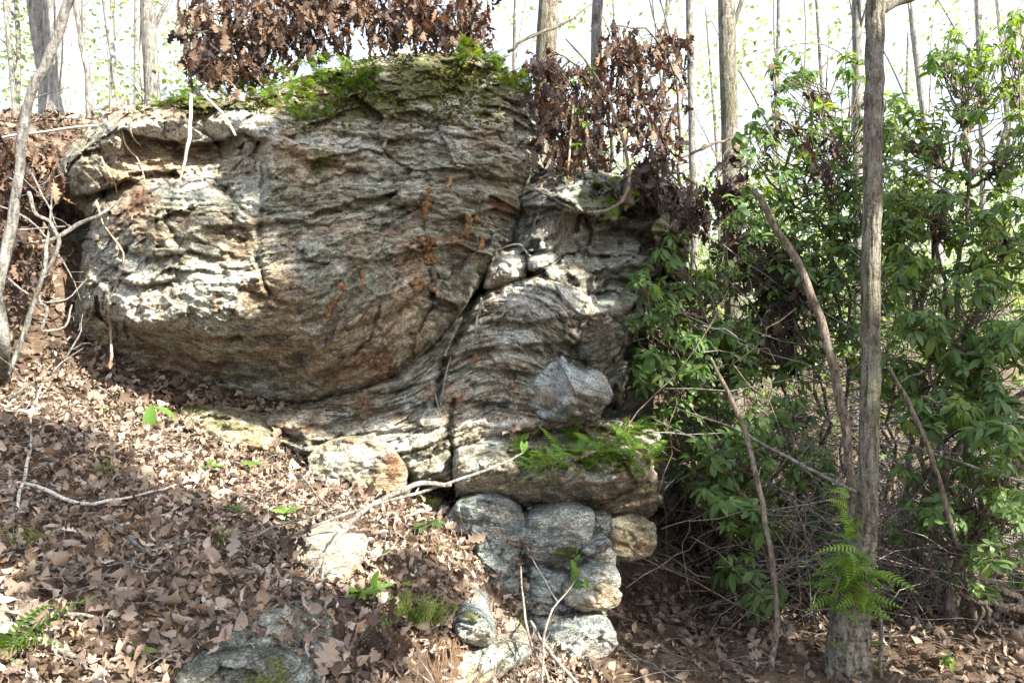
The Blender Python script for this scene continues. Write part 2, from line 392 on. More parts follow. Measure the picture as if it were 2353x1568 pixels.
M['straw'] = leaf_mat('dry_strand', [(0.42, 0.31, 0.19), (0.52, 0.42, 0.28), (0.34, 0.22, 0.13), (0.30, 0.17, 0.09)], 0.2, 0.7, 0.2, dirt=0.3)
M['root_hair'] = leaf_mat('root_hair', [(0.07, 0.055, 0.042), (0.12, 0.095, 0.07), (0.20, 0.16, 0.12)], 0.1, 0.8, 0.2, dirt=0.3)
M['moss'] = leaf_mat('moss_tuft', [(0.05, 0.065, 0.014), (0.10, 0.115, 0.025), (0.14, 0.15, 0.035), (0.075, 0.08, 0.02)], 0.2, 0.9, 0.1, dirt=0.4)

def mud():
    t = NT('dried_mud'); pos = t.N('ShaderNodeTexCoord').outputs['Object']
    r = rnd_of(t); n = t.noise(pos, 55, 5, 0.65)
    col = t.ramp(t.math('ADD', t.math('MULTIPLY', n, 0.8), t.math('MULTIPLY', r, 0.2)), [(0.3, (0.08, 0.045, 0.025)), (0.5, (0.20, 0.115, 0.06)), (0.7, (0.36, 0.25, 0.145))])
    return t.bsdf(col, 0.95, 0.1, t.bump(n, 1.0, 0.012))
M['mud'] = mud()

def soil():
    t = NT('leaf_mould'); pos = t.N('ShaderNodeTexCoord').outputs['Object']
    n = t.noise(pos, 14, 6, 0.7); n2 = t.noise(pos, 70, 4, 0.7); n3 = t.noise(pos, 1.3, 4, 0.6)
    d = t.math('ADD', t.math('MULTIPLY', n, 0.6), t.math('MULTIPLY', n2, 0.4))
    col = t.ramp(d, [(0.33, (0.035, 0.022, 0.014)), (0.48, (0.08, 0.055, 0.038)), (0.62, (0.16, 0.115, 0.08)), (0.74, (0.26, 0.20, 0.145))])
    far = t.step(t.sep(pos)[1], 8.0, 22.0)
    col = t.mix(far, col, t.ramp(t.noise(pos, 3.0, 6, 0.7), [(0.35, (0.16, 0.13, 0.10)), (0.52, (0.30, 0.27, 0.22)), (0.62, (0.16, 0.24, 0.06)), (0.75, (0.22, 0.30, 0.08))]))
    return t.bsdf(col, 0.95, 0.15, t.bump(d, 1.0, 0.03))
M['soil'] = soil()
# ------------------------------------------------------------------ terrain
GC = [  # measured ground points: bearing u, v, distance
    (-300, 1568, 1.9), (0, 1568, 2.0), (300, 1568, 2.05), (600, 1568, 2.15), (820, 1568, 2.35), (960, 1640, 2.75), (1130, 1640, 3.0), (-300, 1250, 2.6), (0, 1250, 2.75), (0, 1050, 3.5), (-400, 1000, 3.4), (0, 900, 4.2),
    (100, 780, 4.75), (200, 850, 4.75), (300, 905, 4.65), (400, 960, 4.6), (600, 1030, 4.5), (700, 1095, 4.3), (300, 1250, 2.9), (300, 1050, 3.75), (650, 1250, 3.3),
    (900, 1160, 4.1), (1000, 1200, 3.9), (1060, 1290, 3.75), (900, 1330, 3.15), (1050, 1400, 3.35), (1150, 1440, 3.65), (1000, 1480, 3.15), (850, 1450, 2.8),
    (1240, 1560, 3.5), (1400, 1568, 3.6), (1450, 1450, 4.25), (1450, 1340, 4.95), (1500, 1250, 5.9), (1560, 1180, 6.6), (1650, 1300, 5.4), (1800, 1568, 3.65), (1800, 1400, 4.6),
    (2352, 1568, 3.7), (2352, 1350, 5.0), (2700, 1568, 3.8), (2000, 1250, 6.2), (1700, 1100, 7.8), (2200, 1100, 8.0),
]
GW = [  # further points in world metres, where nothing but the land's run is known
    (-2.6, 5.6, 2.6), (-3.4, 5.2, 2.75), (-3.6, 6.2, 3.4), (-2.8, 6.6, 3.55), (-2.0, 6.7, 3.75), (-1.0, 7.0, 3.9), (0, 6.9, 3.4), (-5, 7, 3.9), (-4.5, 5, 2.6), (-5, 3.5, 2.2), (-4, 1.5, 1.7), (-2, 0.5, 1.05), (0, 0, 0.4), (3, 0, 0.2), (5, 3, 0.3), (-4, 9, 4.2), (-1, 9, 4.1), (1.0, 8.5, 2.3), (1.5, 7.5, 1.2), (3, 11, 1.3), (6, 11, 1.3), (6, 7, 0.8), (2, 13, 1.6), (-3, 13, 4.5), (-8, 10, 4.6), (10, 12, 1.6), (10, 3, 0.7), (0, -4, 0.3), (5, -4, 0.2), (-6, -3, 1.2), (-9, 2, 2.8),
    (-1.0, 5.4, 1.7), (-0.2, 5.6, 1.5), (0.6, 5.6, 1.2), (-1.6, 5.5, 1.9),
]
_g = np.array([P(*c) for c in GC] + [np.array(c, float) for c in GW])
def far_h(x, y):
    left = 4.4 + 0.05 * (y - 10); right = 1.55 + 0.015 * (y - 10)
    t = sm(-1.0, 4.0, x - 0.05 * (y - 12))
    return left * (1 - t) + right * t
def ground_h(x, y):
    x = np.asarray(x, float); y = np.asarray(y, float)
    q = np.stack((x.ravel(), y.ravel()), 1)
    near = tps(_g[:, :2], _g[:, 2], np.clip(q, (-9, -5), (10, 13)), 2e-4).reshape(x.shape)
    d = np.maximum(np.maximum(y - 9.5, np.abs(x) - 7), np.maximum(-4 - y, 0)) / 4
    t = sm(0, 1, d)
    f = far_h(x, y)
    base = near * (1 - t) + np.where(y < 0, near, f) * t
    p = np.stack((x.ravel(), y.ravel(), 0 * x.ravel()), 1)
    return base + (0.05 * fbm(p * 0.9, 3, 3) + 0.02 * fbm(p * 5, 3, 5)).reshape(x.shape)
_GT = None
def gh(x, y):
    """fast lookup of the ground height near the camera"""
    global _GT
    if _GT is None:
        gx = np.linspace(-9, 12, 421); gy = np.linspace(-2, 16, 361)
        X, Y = np.meshgrid(gx, gy, indexing='ij'); _GT = (gx, gy, ground_h(X, Y))
    gx, gy, H = _GT
    a = np.clip((np.asarray(x, float) + 9) / 21 * 420, 0, 419.999); b = np.clip((np.asarray(y, float) + 2) / 18 * 360, 0, 359.999)
    i = a.astype(int); j = b.astype(int); fa = a - i; fb = b - j
    return (H[i, j] * (1 - fa) + H[i + 1, j] * fa) * (1 - fb) + (H[i, j + 1] * (1 - fa) + H[i + 1, j + 1] * fa) * fb
def gh1(x, y): return float(gh(np.array([x]), np.array([y]))[0])
def G(u, v, tmax=14.0):
    """where the line of sight (u, v) first meets the ground"""
    t = np.linspace(1.2, tmax, 900)
    p = Pa(np.repeat([[u, v]], 900, 0), t)
    hit = np.nonzero(p[:, 2] <= gh(p[:, 0], p[:, 1]))[0]
    return p[hit[0]] if len(hit) else p[-1]

_ax = np.concatenate((-np.geomspace(150, 6.6, 26), np.linspace(-6.5, 7.5, 281), np.geomspace(7.6, 150, 26)))
_ay = np.concatenate((-np.geomspace(60, 1.6, 10), np.linspace(-1.5, 11, 251), np.geomspace(11.1, 220, 40)))
X, Y = np.meshgrid(_ax, _ay, indexing='ij')
Z = ground_h(X, Y)
_i = (np.arange(len(_ax) - 1)[:, None] * len(_ay) + np.arange(len(_ay) - 1)[None]).ravel()
_F = np.stack((_i, _i + len(_ay), _i + len(_ay) + 1, _i + 1), 1)
tag(MB().add(np.stack((X.ravel(), Y.ravel(), Z.ravel()), 1), _F, 0).build('ground', M['soil']), kind='structure')

# ------------------------------------------------------------------ rocks
def inside(poly, q):
    x, y = q[:, 0], q[:, 1]; r = np.zeros(len(q), bool)
    for (x0, y0), (x1, y1) in zip(poly, np.roll(poly, -1, 0)):
        c = (y0 > y) != (y1 > y)
        r ^= c & (x < (x1 - x0) * (y - y0) / (y1 - y0 + 1e-12) + x0)
    return r

def seg_d(q, a, b):
    ab = b - a; t = np.clip(((q - a) @ ab) / (ab @ ab + 1e-9), 0, 1)
    return np.linalg.norm(q - (a + t[:, None] * ab), axis=1), t

def poly_d(q, pl):
    d = np.full(len(q), 1e9)
    for a, b in zip(pl[:-1], pl[1:]): d = np.minimum(d, seg_d(q, a, b)[0])
    return d

def close_spline(poly, step, rnd=0.4):
    p = np.asarray(poly, float); n = len(p); L = np.linalg.norm(np.roll(p, -1, 0) - p, axis=1).sum()
    t = np.linspace(0, n, int(L / step), endpoint=False); k = t.astype(int); f = (t - k)[:, None]
    a, b, c, d = p[(k - 1) % n], p[k % n], p[(k + 1) % n], p[(k + 2) % n]
    cr = 0.5 * (2 * b + (c - a) * f + (2 * a - 5 * b + 4 * c - d) * f ** 2 + (3 * b - a - 3 * c + d) * f ** 3)
    li = b * (1 - f) + c * f
    return (1 - rnd) * li + rnd * cr

def blobs(q, lst):
    out = np.zeros(len(q))
    for u, v, ru, rv, s in lst:
        out = np.maximum(out, s * np.exp(-(((q[:, 0] - u) / ru) ** 2 + ((q[:, 1] - v) / rv) ** 2) * 1.2)) if s > 0 else out + s * np.exp(-(((q[:, 0] - u) / ru) ** 2 + ((q[:, 1] - v) / rv) ** 2) * 1.2)
    return out

from mathutils.geometry import delaunay_2d_cdt
def planes(C, val, Q):
    """flat facets spanned between the given points, so a broken block keeps its creases"""
    C = np.asarray(C, float); val = np.asarray(val, float)
    lo, hi = Q.min(0) - 60, Q.max(0) + 60
    ex = np.array([lo, (lo[0], hi[1]), hi, (hi[0], lo[1])]); near = ((ex[:, None] - C[None]) ** 2).sum(-1).argmin(1)
    C = np.vstack((C, ex)); val = np.concatenate((val, val[near] + 0.05))
    r = delaunay_2d_cdt([Vector(c) for c in C], [], [], 0, 1e-6)
    out = np.full(len(Q), val.mean())
    for f in r[2]:
        i = [r[3][k][0] for k in f][:3]; a, b, c = C[i]; m = np.array((b - a, c - a)).T
        if abs(np.linalg.det(m)) < 1e-9: continue
        w = np.linalg.solve(m, (Q - a).T).T; k = (w[:, 0] >= -1e-6) & (w[:, 1] >= -1e-6) & (w.sum(1) <= 1 + 1e-6)
        out[k] = val[i[0]] + w[k, 0] * (val[i[1]] - val[i[0]]) + w[k, 1] * (val[i[2]] - val[i[0]])
    return out
SURF = []      # (mean depth, interpolator) of each rock face, to set things on
def rock(name, label, poly, depth, ctrl=(), edge=0.12, edge_px=40, back=0.8, res=5.0, slope=0.0, fold=(), ledges=(), cracks=(), strata=0.05, lump=0.05, fine=0.012, freq=5.0,
         mat='rock', rust=(), moss=(), lich=(), dark=(), seed=0, rag=6.0, group=None, top_moss=0.0, sit=None, facets=1.0, warp=0.8, chisel=0, tri=False):
    out = close_spline(poly, res, 0.15)
    n = len(out)
    tt = np.arange(n)
    ang = tt / n * 2 * math.pi
    cq = np.stack((np.cos(ang) * n * res / 250, np.sin(ang) * n * res / 250, np.full(n, seed * 3.1)), 1)
    cen = out.mean(0)
    nrm = np.roll(out, -1, 0) - np.roll(out, 1, 0); nrm = np.stack((nrm[:, 1], -nrm[:, 0]), 1); nrm /= np.linalg.norm(nrm, axis=1)[:, None] + 1e-9
    out = out + nrm * (rag * fbm(cq * 2.2, 4, seed + 40, 0.6))[:, None]
    lo = out.min(0) - res; hi = out.max(0) + res
    gu = np.arange(lo[0], hi[0] + res, res); gv = np.arange(lo[1], hi[1] + res, res)
    U, V = np.meshgrid(gu, gv, indexing='ij'); q = np.stack((U.ravel(), V.ravel()), 1)
    ins = inside(out, q).reshape(U.shape)
    cell = ins[:-1, :-1] | ins[1:, :-1] | ins[:-1, 1:] | ins[1:, 1:]
    used = np.zeros(U.shape, bool)
    for a in (0, 1):
        for b in (0, 1):
            used[a:U.shape[0] - 1 + a, b:U.shape[1] - 1 + b] |= cell
    snap = (used & ~ins).ravel(); us = used.ravel()
    qs = q[snap]
    for s in range(0, len(qs), 4000):
        dd = ((qs[s:s + 4000, None] - out[None]) ** 2).sum(-1); qs[s:s + 4000] = out[dd.argmin(1)]
    q[snap] = qs
    idx = -np.ones(len(q), int); idx[us] = np.arange(us.sum()); q = q[us]
    nv = U.shape[1]
    ci, cj = np.nonzero(cell); k = ci * nv + cj
    F = np.stack((idx[k], idx[k + 1], idx[k + nv + 1], idx[k + nv]), 1)
    # distance to the outline
    d = np.empty(len(q))
    for s in range(0, len(q), 8000):
        d[s:s + 8000] = np.sqrt(((q[s:s + 8000, None] - out[None, ::2]) ** 2).sum(-1).min(1))
    Yd = np.full(len(q), float(depth)) if not len(ctrl) else tps([c[:2] for c in ctrl], [c[2] for c in ctrl], q, 1e-3)
    if tri:
        cp = list(ctrl)
        if chisel:                              # a squared block: a flat but broken front, corners cut by a few breaks
            rr_ = random.Random(seed); c0 = (lo + hi) / 2; ex = (hi - lo) / 2
            for k in range(chisel): al = (k + rr_.uniform(-.3, .3)) * 6.283 / chisel; cp.append((c0[0] + math.cos(al) * ex[0] * rr_.uniform(.5, .8), c0[1] + math.sin(al) * ex[1] * rr_.uniform(.5, .8), depth + rr_.uniform(-.022, .022)))
            for k in range(chisel + 3): al = (k + rr_.uniform(-.3, .3)) * 6.283 / (chisel + 3); cp.append((c0[0] + math.cos(al) * ex[0] * 1.25, c0[1] + math.sin(al) * ex[1] * 1.25, depth + rr_.uniform(.015, .075)))
            cp.append((*(c0 + ex * rr_.uniform(-.2, .2)), depth + rr_.uniform(-.03, .0)))
        jit = np.stack((4 * gnoise(np.stack((q[:, 0] * .045, q[:, 1] * .045, 0 * d), 1), seed + 1), 4 * gnoise(np.stack((q[:, 0] * .045, q[:, 1] * .045, 0 * d), 1), seed + 2)), 1)
        Yd = planes([c[:2] for c in cp], [c[2] for c in cp], q + jit)
    t = 1 - np.clip((d + 2.5) / edge_px, 0, 1)
    Yd = Yd + edge * t ** 2.1
    if sit:                                     # rest the foot of the rock on the ground there
        k = ((q - np.array(sit)) ** 2).sum(1).argmin(); Yd = Yd + G(*sit)[1] - Yd[k] - 0.02
    p = Pa(q, Yd)
    # height above the bedding: a slope (dip) plus folds
    sl = np.full(len(q), float(slope))
    for (fu, fv, fr, fs) in fold: sl = sl + fs * np.exp(-(((q[:, 0] - fu) ** 2 + (q[:, 1] - fv) ** 2) / fr ** 2))
    x0 = p[:, 0].mean()
    qq = p[:, 2] - sl * (p[:, 0] - x0) + 0.05 * fbm(p * 1.3 + seed, 3, seed + 3) 
    # plates: each layer juts at its lower edge and is cut back beneath
    sp = np.stack((p[:, 0] * 1.1, p[:, 1] * 1.1, qq * 1.6), 1)
    disp = np.zeros(len(q))
    for fq, am, sd in ((freq, 1.0, 1), (freq * 2.7, 0.42, 2), (freq * 6.1, 0.17, 4)):
        s = qq * fq + warp * fbm(sp * (1.1 * sd), 4, seed + 7 * sd)
        lay = np.floor(s); f = s - lay
        hsh = gnoise(np.stack((p[:, 0] * 0.9 * sd + lay * 7.3, np.full(len(q), 0.37) + lay * 1.7, lay * 3.1), 1), seed + 11 + sd)
        saw = np.where(f < 0.12, f / 0.12, 1 - 0.7 * (f - 0.12) / 0.88)
        disp += am * strata * (saw - 0.5) * sm(-0.1, 0.6, hsh + 0.5 * gnoise(p * 3.1 * sd, seed + 15))
    disp += strata * 0.25 * ridged(np.stack((p[:, 0] * 1.6, p[:, 1], qq * 8), 1), 4, seed + 20, 0.55)
    disp += lump * 0.4 * fbm(p * 2.4 + seed, 4, seed + 30, 0.55)
    disp += fine * ridged(np.stack((p[:, 0] * 9, p[:, 1] * 9, qq * 22), 1), 3, seed + 50) + fine * 0.9 * ridged(p * 13, 3, seed + 53)
    pw = p + 0.05 * np.stack((gnoise(p * 6, 3), gnoise(p * 6, 4), gnoise(p * 6, 5)), 1)
    fq3 = np.stack((pw[:, 0] * 0.62, pw[:, 1] * 0.5, qq + (pw[:, 2] - p[:, 2])), 1)
    disp += lump * facets * (1.5 * facet(fq3 * 2.1, seed + 20) + 1.05 * facet(fq3 * 4.4, seed + 21) + 0.55 * facet(fq3 * 9.5, seed + 22)) + fine * facets * (1.3 * facet(fq3 * 20, seed + 23) + 0.6 * facet(fq3 * 40, seed + 24))
    fade = sm(0, 12, d)
    Yd = Yd - disp * (0.35 + 0.65 * fade)
    for pl, amt, L in ledges:                   # below the line the face steps back by amt, easing out over L pixels
        pl = np.asarray(pl, float); dd = poly_d(q, pl)
        vi = np.interp(q[:, 0], pl[:, 0], pl[:, 1]); uw = sm(pl[0, 0] - 25, pl[0, 0] + 15, q[:, 0]) * (1 - sm(pl[-1, 0] - 15, pl[-1, 0] + 25, q[:, 0]))
        wv = 6 * fbm(np.stack((q[:, 0] * 0.03, q[:, 1] * 0, q[:, 1] * 0 + seed), 1), 3, seed + 60)
        s = q[:, 1] - vi - wv
        Yd = Yd + uw * amt * sm(-3, 6, s) * np.exp(-np.clip(s, 0, None) / L)
    for pl, amt, w in cracks:
        pl = np.asarray(pl, float)
        jq = q + np.stack((7 * fbm(np.stack((q[:, 0], q[:, 1], 0 * d), 1) * 0.035, 3, seed + 70), 7 * fbm(np.stack((q[:, 0], q[:, 1], 0 * d), 1) * 0.035, 3, seed + 75)), 1)
        dd = poly_d(jq, pl)
        Yd = Yd + amt * np.exp(-(dd / w) ** 2)
    p = Pa(q, Yd)
    qq = p[:, 2] - sl * (p[:, 0] - x0) + 0.03 * fbm(p * 2 + seed, 2, seed + 3)
    Vs = [p]; Fs = [F]; Q = [qq]
    # close the body behind: rings that run back and draw in
    E = np.concatenate((F[:, [0, 1]], F[:, [1, 2]], F[:, [2, 3]], F[:, [3, 0]]))
    key = E.min(1) * len(q) + E.max(1); uq, cnt = np.unique(key, return_counts=True)
    bd = E[np.isin(key, uq[cnt == 1])]
    nxt = dict(zip(bd[:, 0].tolist(), bd[:, 1].tolist()))
    loop = []; a = bd[0, 0]
    while a in nxt:
        loop.append(a); a = nxt.pop(a)
    loop = np.array(loop); nl = len(loop)
    base = p[loop]; cc = base.mean(0)
    kk_ = np.array([base[(np.arange(nl) + o) % nl] for o in range(-6, 7)]).mean(0); base = kk_; prev = loop; tot = len(p)
    rings = ((0.06, 1.0), (0.14, 0.99), (0.24, 0.975), (0.38, 0.94), (0.55, 0.88), (0.75, 0.78), (1.0, 0.6), (1.05, 0.0))
    ln = np.arange(nl); nx = (ln + 1) % nl
    for kk, (tb, shr) in enumerate(rings):
        if shr == 0.0:
            ring = cc[None] + np.array((0, back * tb, 0)); Vs.append(ring); Q.append(ring[:, 2])
            Fs.append(np.stack((prev[nx], prev, np.full(nl, tot)), 1)); tot += 1; break
        ring = base.copy(); ring[:, 0] = cc[0] + (base[:, 0] - cc[0]) * shr; ring[:, 2] = cc[2] + (base[:, 2] - cc[2]) * shr
        ring[:, 1] += back * tb; ring += (0.04 * back * fbm(ring * 4.0, 4, seed + 80, .6))[:, None] * np.array((0.5, 1, 0.8))
        new = np.arange(tot, tot + nl); Vs.append(ring); Q.append(ring[:, 2] - slope * (ring[:, 0] - x0) + 0.05 * fbm(ring * 3, 3, seed)); Fs.append(np.stack((prev[nx], prev, new, new[nx]), 1)); prev = new; tot += nl
    m = np.zeros((tot, 4))
    P3 = np.stack((q[:, 0] * 0.012, q[:, 1] * 0.012, 0 * d), 1); nz = 0.35 * fbm(P3, 3, seed + 90)
    for c, lst in enumerate((rust, moss, lich, dark)): m[:len(q), c] = np.clip(blobs(q, lst) + (nz if len(lst) else 0) * np.clip(blobs(q, [b for b in lst if b[4] > 0]) * 2, 0, 1) if len(lst) else 0, 0, 1)
    if top_moss: m[:len(q), 1] = np.maximum(m[:len(q), 1], top_moss * sm(45, 0, q[:, 1] - np.interp(q[:, 0], *np.array(sorted([(a[0], a[1]) for a in out if a[1] < cen[1]])).T)))
    mb = MB()
    Vall = np.vstack(Vs); mb.V = [Vall]; mb.F = Fs; mb.n = tot; mb.r = [np.zeros(tot)]; mb.m = [np.zeros(len(f)) for f in Fs]
    loc = np.array((cc[0], p[:, 1].mean() + 0.3 * back, p[:, 2].min()))
    ob = mb.build(name, M[mat], None, loc, attrs={'mask': m, 'q': np.concatenate(Q)})
    tag(ob, label, 'rock', group)
    SURF.append((lo, res, ins, idx, Yd, U.shape))
    return ob

def face(u, v, lift=0.0, default=5.0):
    """the point of the nearest rock face that the line of sight (u, v) meets"""
    best = None
    for lo, res, ins, idx, Yd, sh in SURF:
        i = int(round((u - lo[0]) / res)); j = int(round((v - lo[1]) / res))
        if 0 <= i < sh[0] and 0 <= j < sh[1] and ins[i, j]:
            y = Yd[idx[i * sh[1] + j]]
            if best is None or y < best: best = y
    return P(u, v, (best if best is not None else default) - lift)
# rock behind, seen in the gaps, its colour darkened for the recess shade
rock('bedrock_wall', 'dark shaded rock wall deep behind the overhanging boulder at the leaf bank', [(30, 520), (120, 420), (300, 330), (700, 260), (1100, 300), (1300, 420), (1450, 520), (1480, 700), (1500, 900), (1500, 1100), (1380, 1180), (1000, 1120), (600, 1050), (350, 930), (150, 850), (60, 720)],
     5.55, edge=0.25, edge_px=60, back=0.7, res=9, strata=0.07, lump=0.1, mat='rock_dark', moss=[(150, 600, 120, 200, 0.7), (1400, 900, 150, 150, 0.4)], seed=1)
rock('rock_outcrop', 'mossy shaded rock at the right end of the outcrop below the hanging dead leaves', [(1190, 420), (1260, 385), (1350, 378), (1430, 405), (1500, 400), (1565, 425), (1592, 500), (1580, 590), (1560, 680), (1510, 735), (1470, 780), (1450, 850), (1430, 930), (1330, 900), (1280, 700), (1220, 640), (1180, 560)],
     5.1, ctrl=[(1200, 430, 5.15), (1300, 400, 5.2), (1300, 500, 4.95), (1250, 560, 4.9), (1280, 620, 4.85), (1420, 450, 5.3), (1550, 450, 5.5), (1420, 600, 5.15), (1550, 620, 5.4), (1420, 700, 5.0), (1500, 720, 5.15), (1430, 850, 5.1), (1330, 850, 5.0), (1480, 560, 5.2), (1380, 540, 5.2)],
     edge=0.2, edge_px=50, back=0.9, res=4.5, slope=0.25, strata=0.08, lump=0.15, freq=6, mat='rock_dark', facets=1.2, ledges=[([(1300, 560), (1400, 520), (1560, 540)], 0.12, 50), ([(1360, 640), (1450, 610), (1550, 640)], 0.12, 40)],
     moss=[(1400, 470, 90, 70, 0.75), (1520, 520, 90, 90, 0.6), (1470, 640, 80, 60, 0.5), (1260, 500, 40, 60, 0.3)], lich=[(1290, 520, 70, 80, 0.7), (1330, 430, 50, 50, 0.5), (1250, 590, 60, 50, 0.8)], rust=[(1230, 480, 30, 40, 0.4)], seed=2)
# the main boulder
rock('rock_boulder', 'huge overhanging grey boulder with ferns on top and mud nests on its face',
     [(118, 410), (150, 350), (205, 290), (245, 262), (330, 240), (420, 222), (520, 228), (580, 222), (650, 190), (760, 155), (870, 132), (1000, 118), (1080, 124), (1150, 150), (1212, 200), (1240, 270), (1242, 335), (1222, 400), (1208, 470), (1192, 540), (1160, 585), (1118, 630), (1075, 690), (1040, 740), (985, 800), (930, 850), (860, 888), (760, 925), (640, 940), (520, 922), (400, 912), (320, 900), (250, 870), (195, 815), (160, 760), (172, 700), (182, 620), (192, 560), (210, 505), (165, 470), (128, 450)],
     4.7, ctrl=[(1000, 120, 5.25), (870, 135, 5.2), (420, 225, 5.0), (640, 190, 5.1), (1150, 150, 5.3), (1235, 280, 5.15), (1225, 400, 5.05), (1190, 540, 4.95), (1110, 640, 4.85), (200, 300, 5.15), (130, 430, 5.25), (170, 380, 4.95), (230, 430, 4.95), (260, 320, 4.85),
                (430, 285, 4.72), (330, 290, 4.76), (570, 290, 4.70), (420, 345, 5.0), (490, 350, 5.02), (330, 345, 4.95), (560, 345, 4.78), (400, 420, 4.70), (320, 440, 4.62), (300, 480, 4.60), (215, 520, 4.9), (210, 600, 4.78), (200, 700, 4.72), (300, 620, 4.52), (300, 720, 4.45), (400, 680, 4.36), (500, 700, 4.32), (470, 560, 4.46), (480, 480, 4.56), (600, 520, 4.55), (620, 420, 4.66), (720, 400, 4.68), (820, 310, 4.80), (820, 220, 5.0), (950, 330, 4.9), (1080, 330, 4.95), (900, 500, 4.66), (760, 560, 4.5), (860, 650, 4.42), (1000, 600, 4.68), (1080, 500, 4.80), (700, 700, 4.34), (800, 740, 4.38),
                (500, 780, 4.44), (320, 790, 4.66), (230, 770, 4.84), (400, 850, 4.96), (260, 850, 5.1), (520, 850, 4.90), (620, 830, 4.74), (640, 915, 5.1), (520, 915, 5.16), (400, 900, 5.14), (780, 830, 4.62), (800, 900, 4.82), (900, 760, 4.50), (950, 800, 4.66), (1030, 700, 4.72)],
     edge=0.16, edge_px=34, back=1.3, res=2.9, slope=-0.05, fold=[(900, 720, 260, 0.30), (1000, 620, 220, 0.25), (420, 300, 200, 0.05)], strata=0.022, lump=0.062, fine=0.015, freq=5.0, warp=0.55,
     ledges=[([(285, 300), (340, 312), (430, 330), (500, 322), (560, 300), (600, 320)], 0.26, 38), ([(300, 395), (360, 392), (420, 402)], 0.12, 25), ([(120, 440), (165, 455), (225, 440), (300, 410)], 0.22, 40), ([(470, 515), (560, 522), (640, 505), (720, 512)], 0.10, 28), ([(700, 500), (790, 470), (880, 490), (960, 455)], 0.07, 24), ([(290, 575), (360, 590), (440, 575), (510, 590)], 0.13, 26), ([(240, 640), (330, 655), (400, 640)], 0.12, 26),
             ([(660, 600), (760, 585), (860, 600), (980, 560)], 0.05, 26), ([(220, 715), (330, 760), (420, 775), (560, 770), (700, 760)], 0.14, 45), ([(560, 660), (640, 690), (760, 700)], 0.06, 22), ([(760, 300), (880, 320), (1000, 300), (1100, 320)], 0.07, 24), ([(640, 340), (760, 380), (840, 390)], 0.06, 20), ([(700, 780), (830, 740), (900, 720), (1000, 640)], 0.08, 22), ([(740, 860), (860, 810), (960, 740)], 0.08, 20), ([(450, 880), (560, 860), (700, 870)], 0.08, 20), ([(1000, 420), (1100, 400), (1200, 420)], 0.09, 24), ([(1060, 500), (1130, 480), (1200, 500)], 0.07, 20)],
     cracks=[([(985, 620), (1000, 690), (960, 760)], 0.05, 3), ([(605, 400), (600, 500), (590, 590), (620, 680)], 0.06, 6), ([(395, 430), (380, 520), (420, 560)], 0.07, 8), ([(500, 420), (545, 470), (520, 540)], 0.08, 9), ([(870, 700), (850, 780), (760, 850)], 0.05, 4)],
     rust=[(340, 330, 70, 30, 0.75), (450, 345, 90, 30, 0.6), (330, 420, 70, 40, 0.55), (320, 470, 60, 50, 0.6), (500, 690, 55, 45, 0.8), (560, 650, 50, 30, 0.4), (420, 510, 60, 40, 0.4), (950, 540, 170, 60, 0.42), (880, 600, 200, 60, 0.35), (620, 800, 260, 70, 0.42), (420, 830, 200, 60, 0.5), (820, 720, 200, 60, 0.4), (860, 840, 160, 60, 0.5), (700, 420, 90, 60, 0.3), (1150, 480, 60, 60, 0.35), (690, 540, 150, 40, 0.3), (380, 620, 80, 40, 0.35), (1060, 560, 90, 60, 0.45)],
     moss=[(740, 380, 34, 40, 0.95), (665, 465, 30, 22, 0.8), (820, 230, 190, 70, 0.8), (1000, 180, 190, 75, 0.95), (1130, 220, 90, 70, 0.75), (700, 250, 100, 40, 0.6), (470, 240, 160, 18, 0.85), (1000, 250, 120, 50, 0.45), (200, 320, 60, 60, 0.5), (190, 420, 60, 40, 0.5), (180, 700, 25, 90, 0.6), (200, 640, 22, 60, 0.5), (890, 300, 100, 40, 0.4)],
     lich=[(470, 300, 230, 32, 0.9), (560, 275, 60, 45, 1.0), (700, 320, 60, 22, 0.8), (580, 440, 70, 90, 0.6), (430, 440, 90, 70, 0.6), (330, 620, 130, 60, 0.8), (460, 650, 160, 70, 0.8), (250, 690, 70, 50, 0.8), (240, 560, 50, 80, 0.5), (600, 600, 130, 80, 0.4), (820, 330, 70, 30, 0.6), (1000, 310, 80, 30, 0.65), (1090, 260, 30, 60, 0.5), (1220, 280, 40, 80, 0.5), (520, 880, 220, 26, 0.45), (720, 760, 160, 40, 0.3), (400, 730, 170, 40, 0.55), (1060, 330, 40, 30, 0.6)],  # lichen, spread and strengthened over the sunlit left to brighten it by colour
     dark=[(820, 250, 220, 70, 0.5), (1000, 220, 200, 70, 0.45), (560, 850, 330, 60, 0.35), (250, 850, 100, 60, 0.5), (900, 520, 200, 70, 0.3), (950, 440, 160, 60, 0.25)], seed=5)
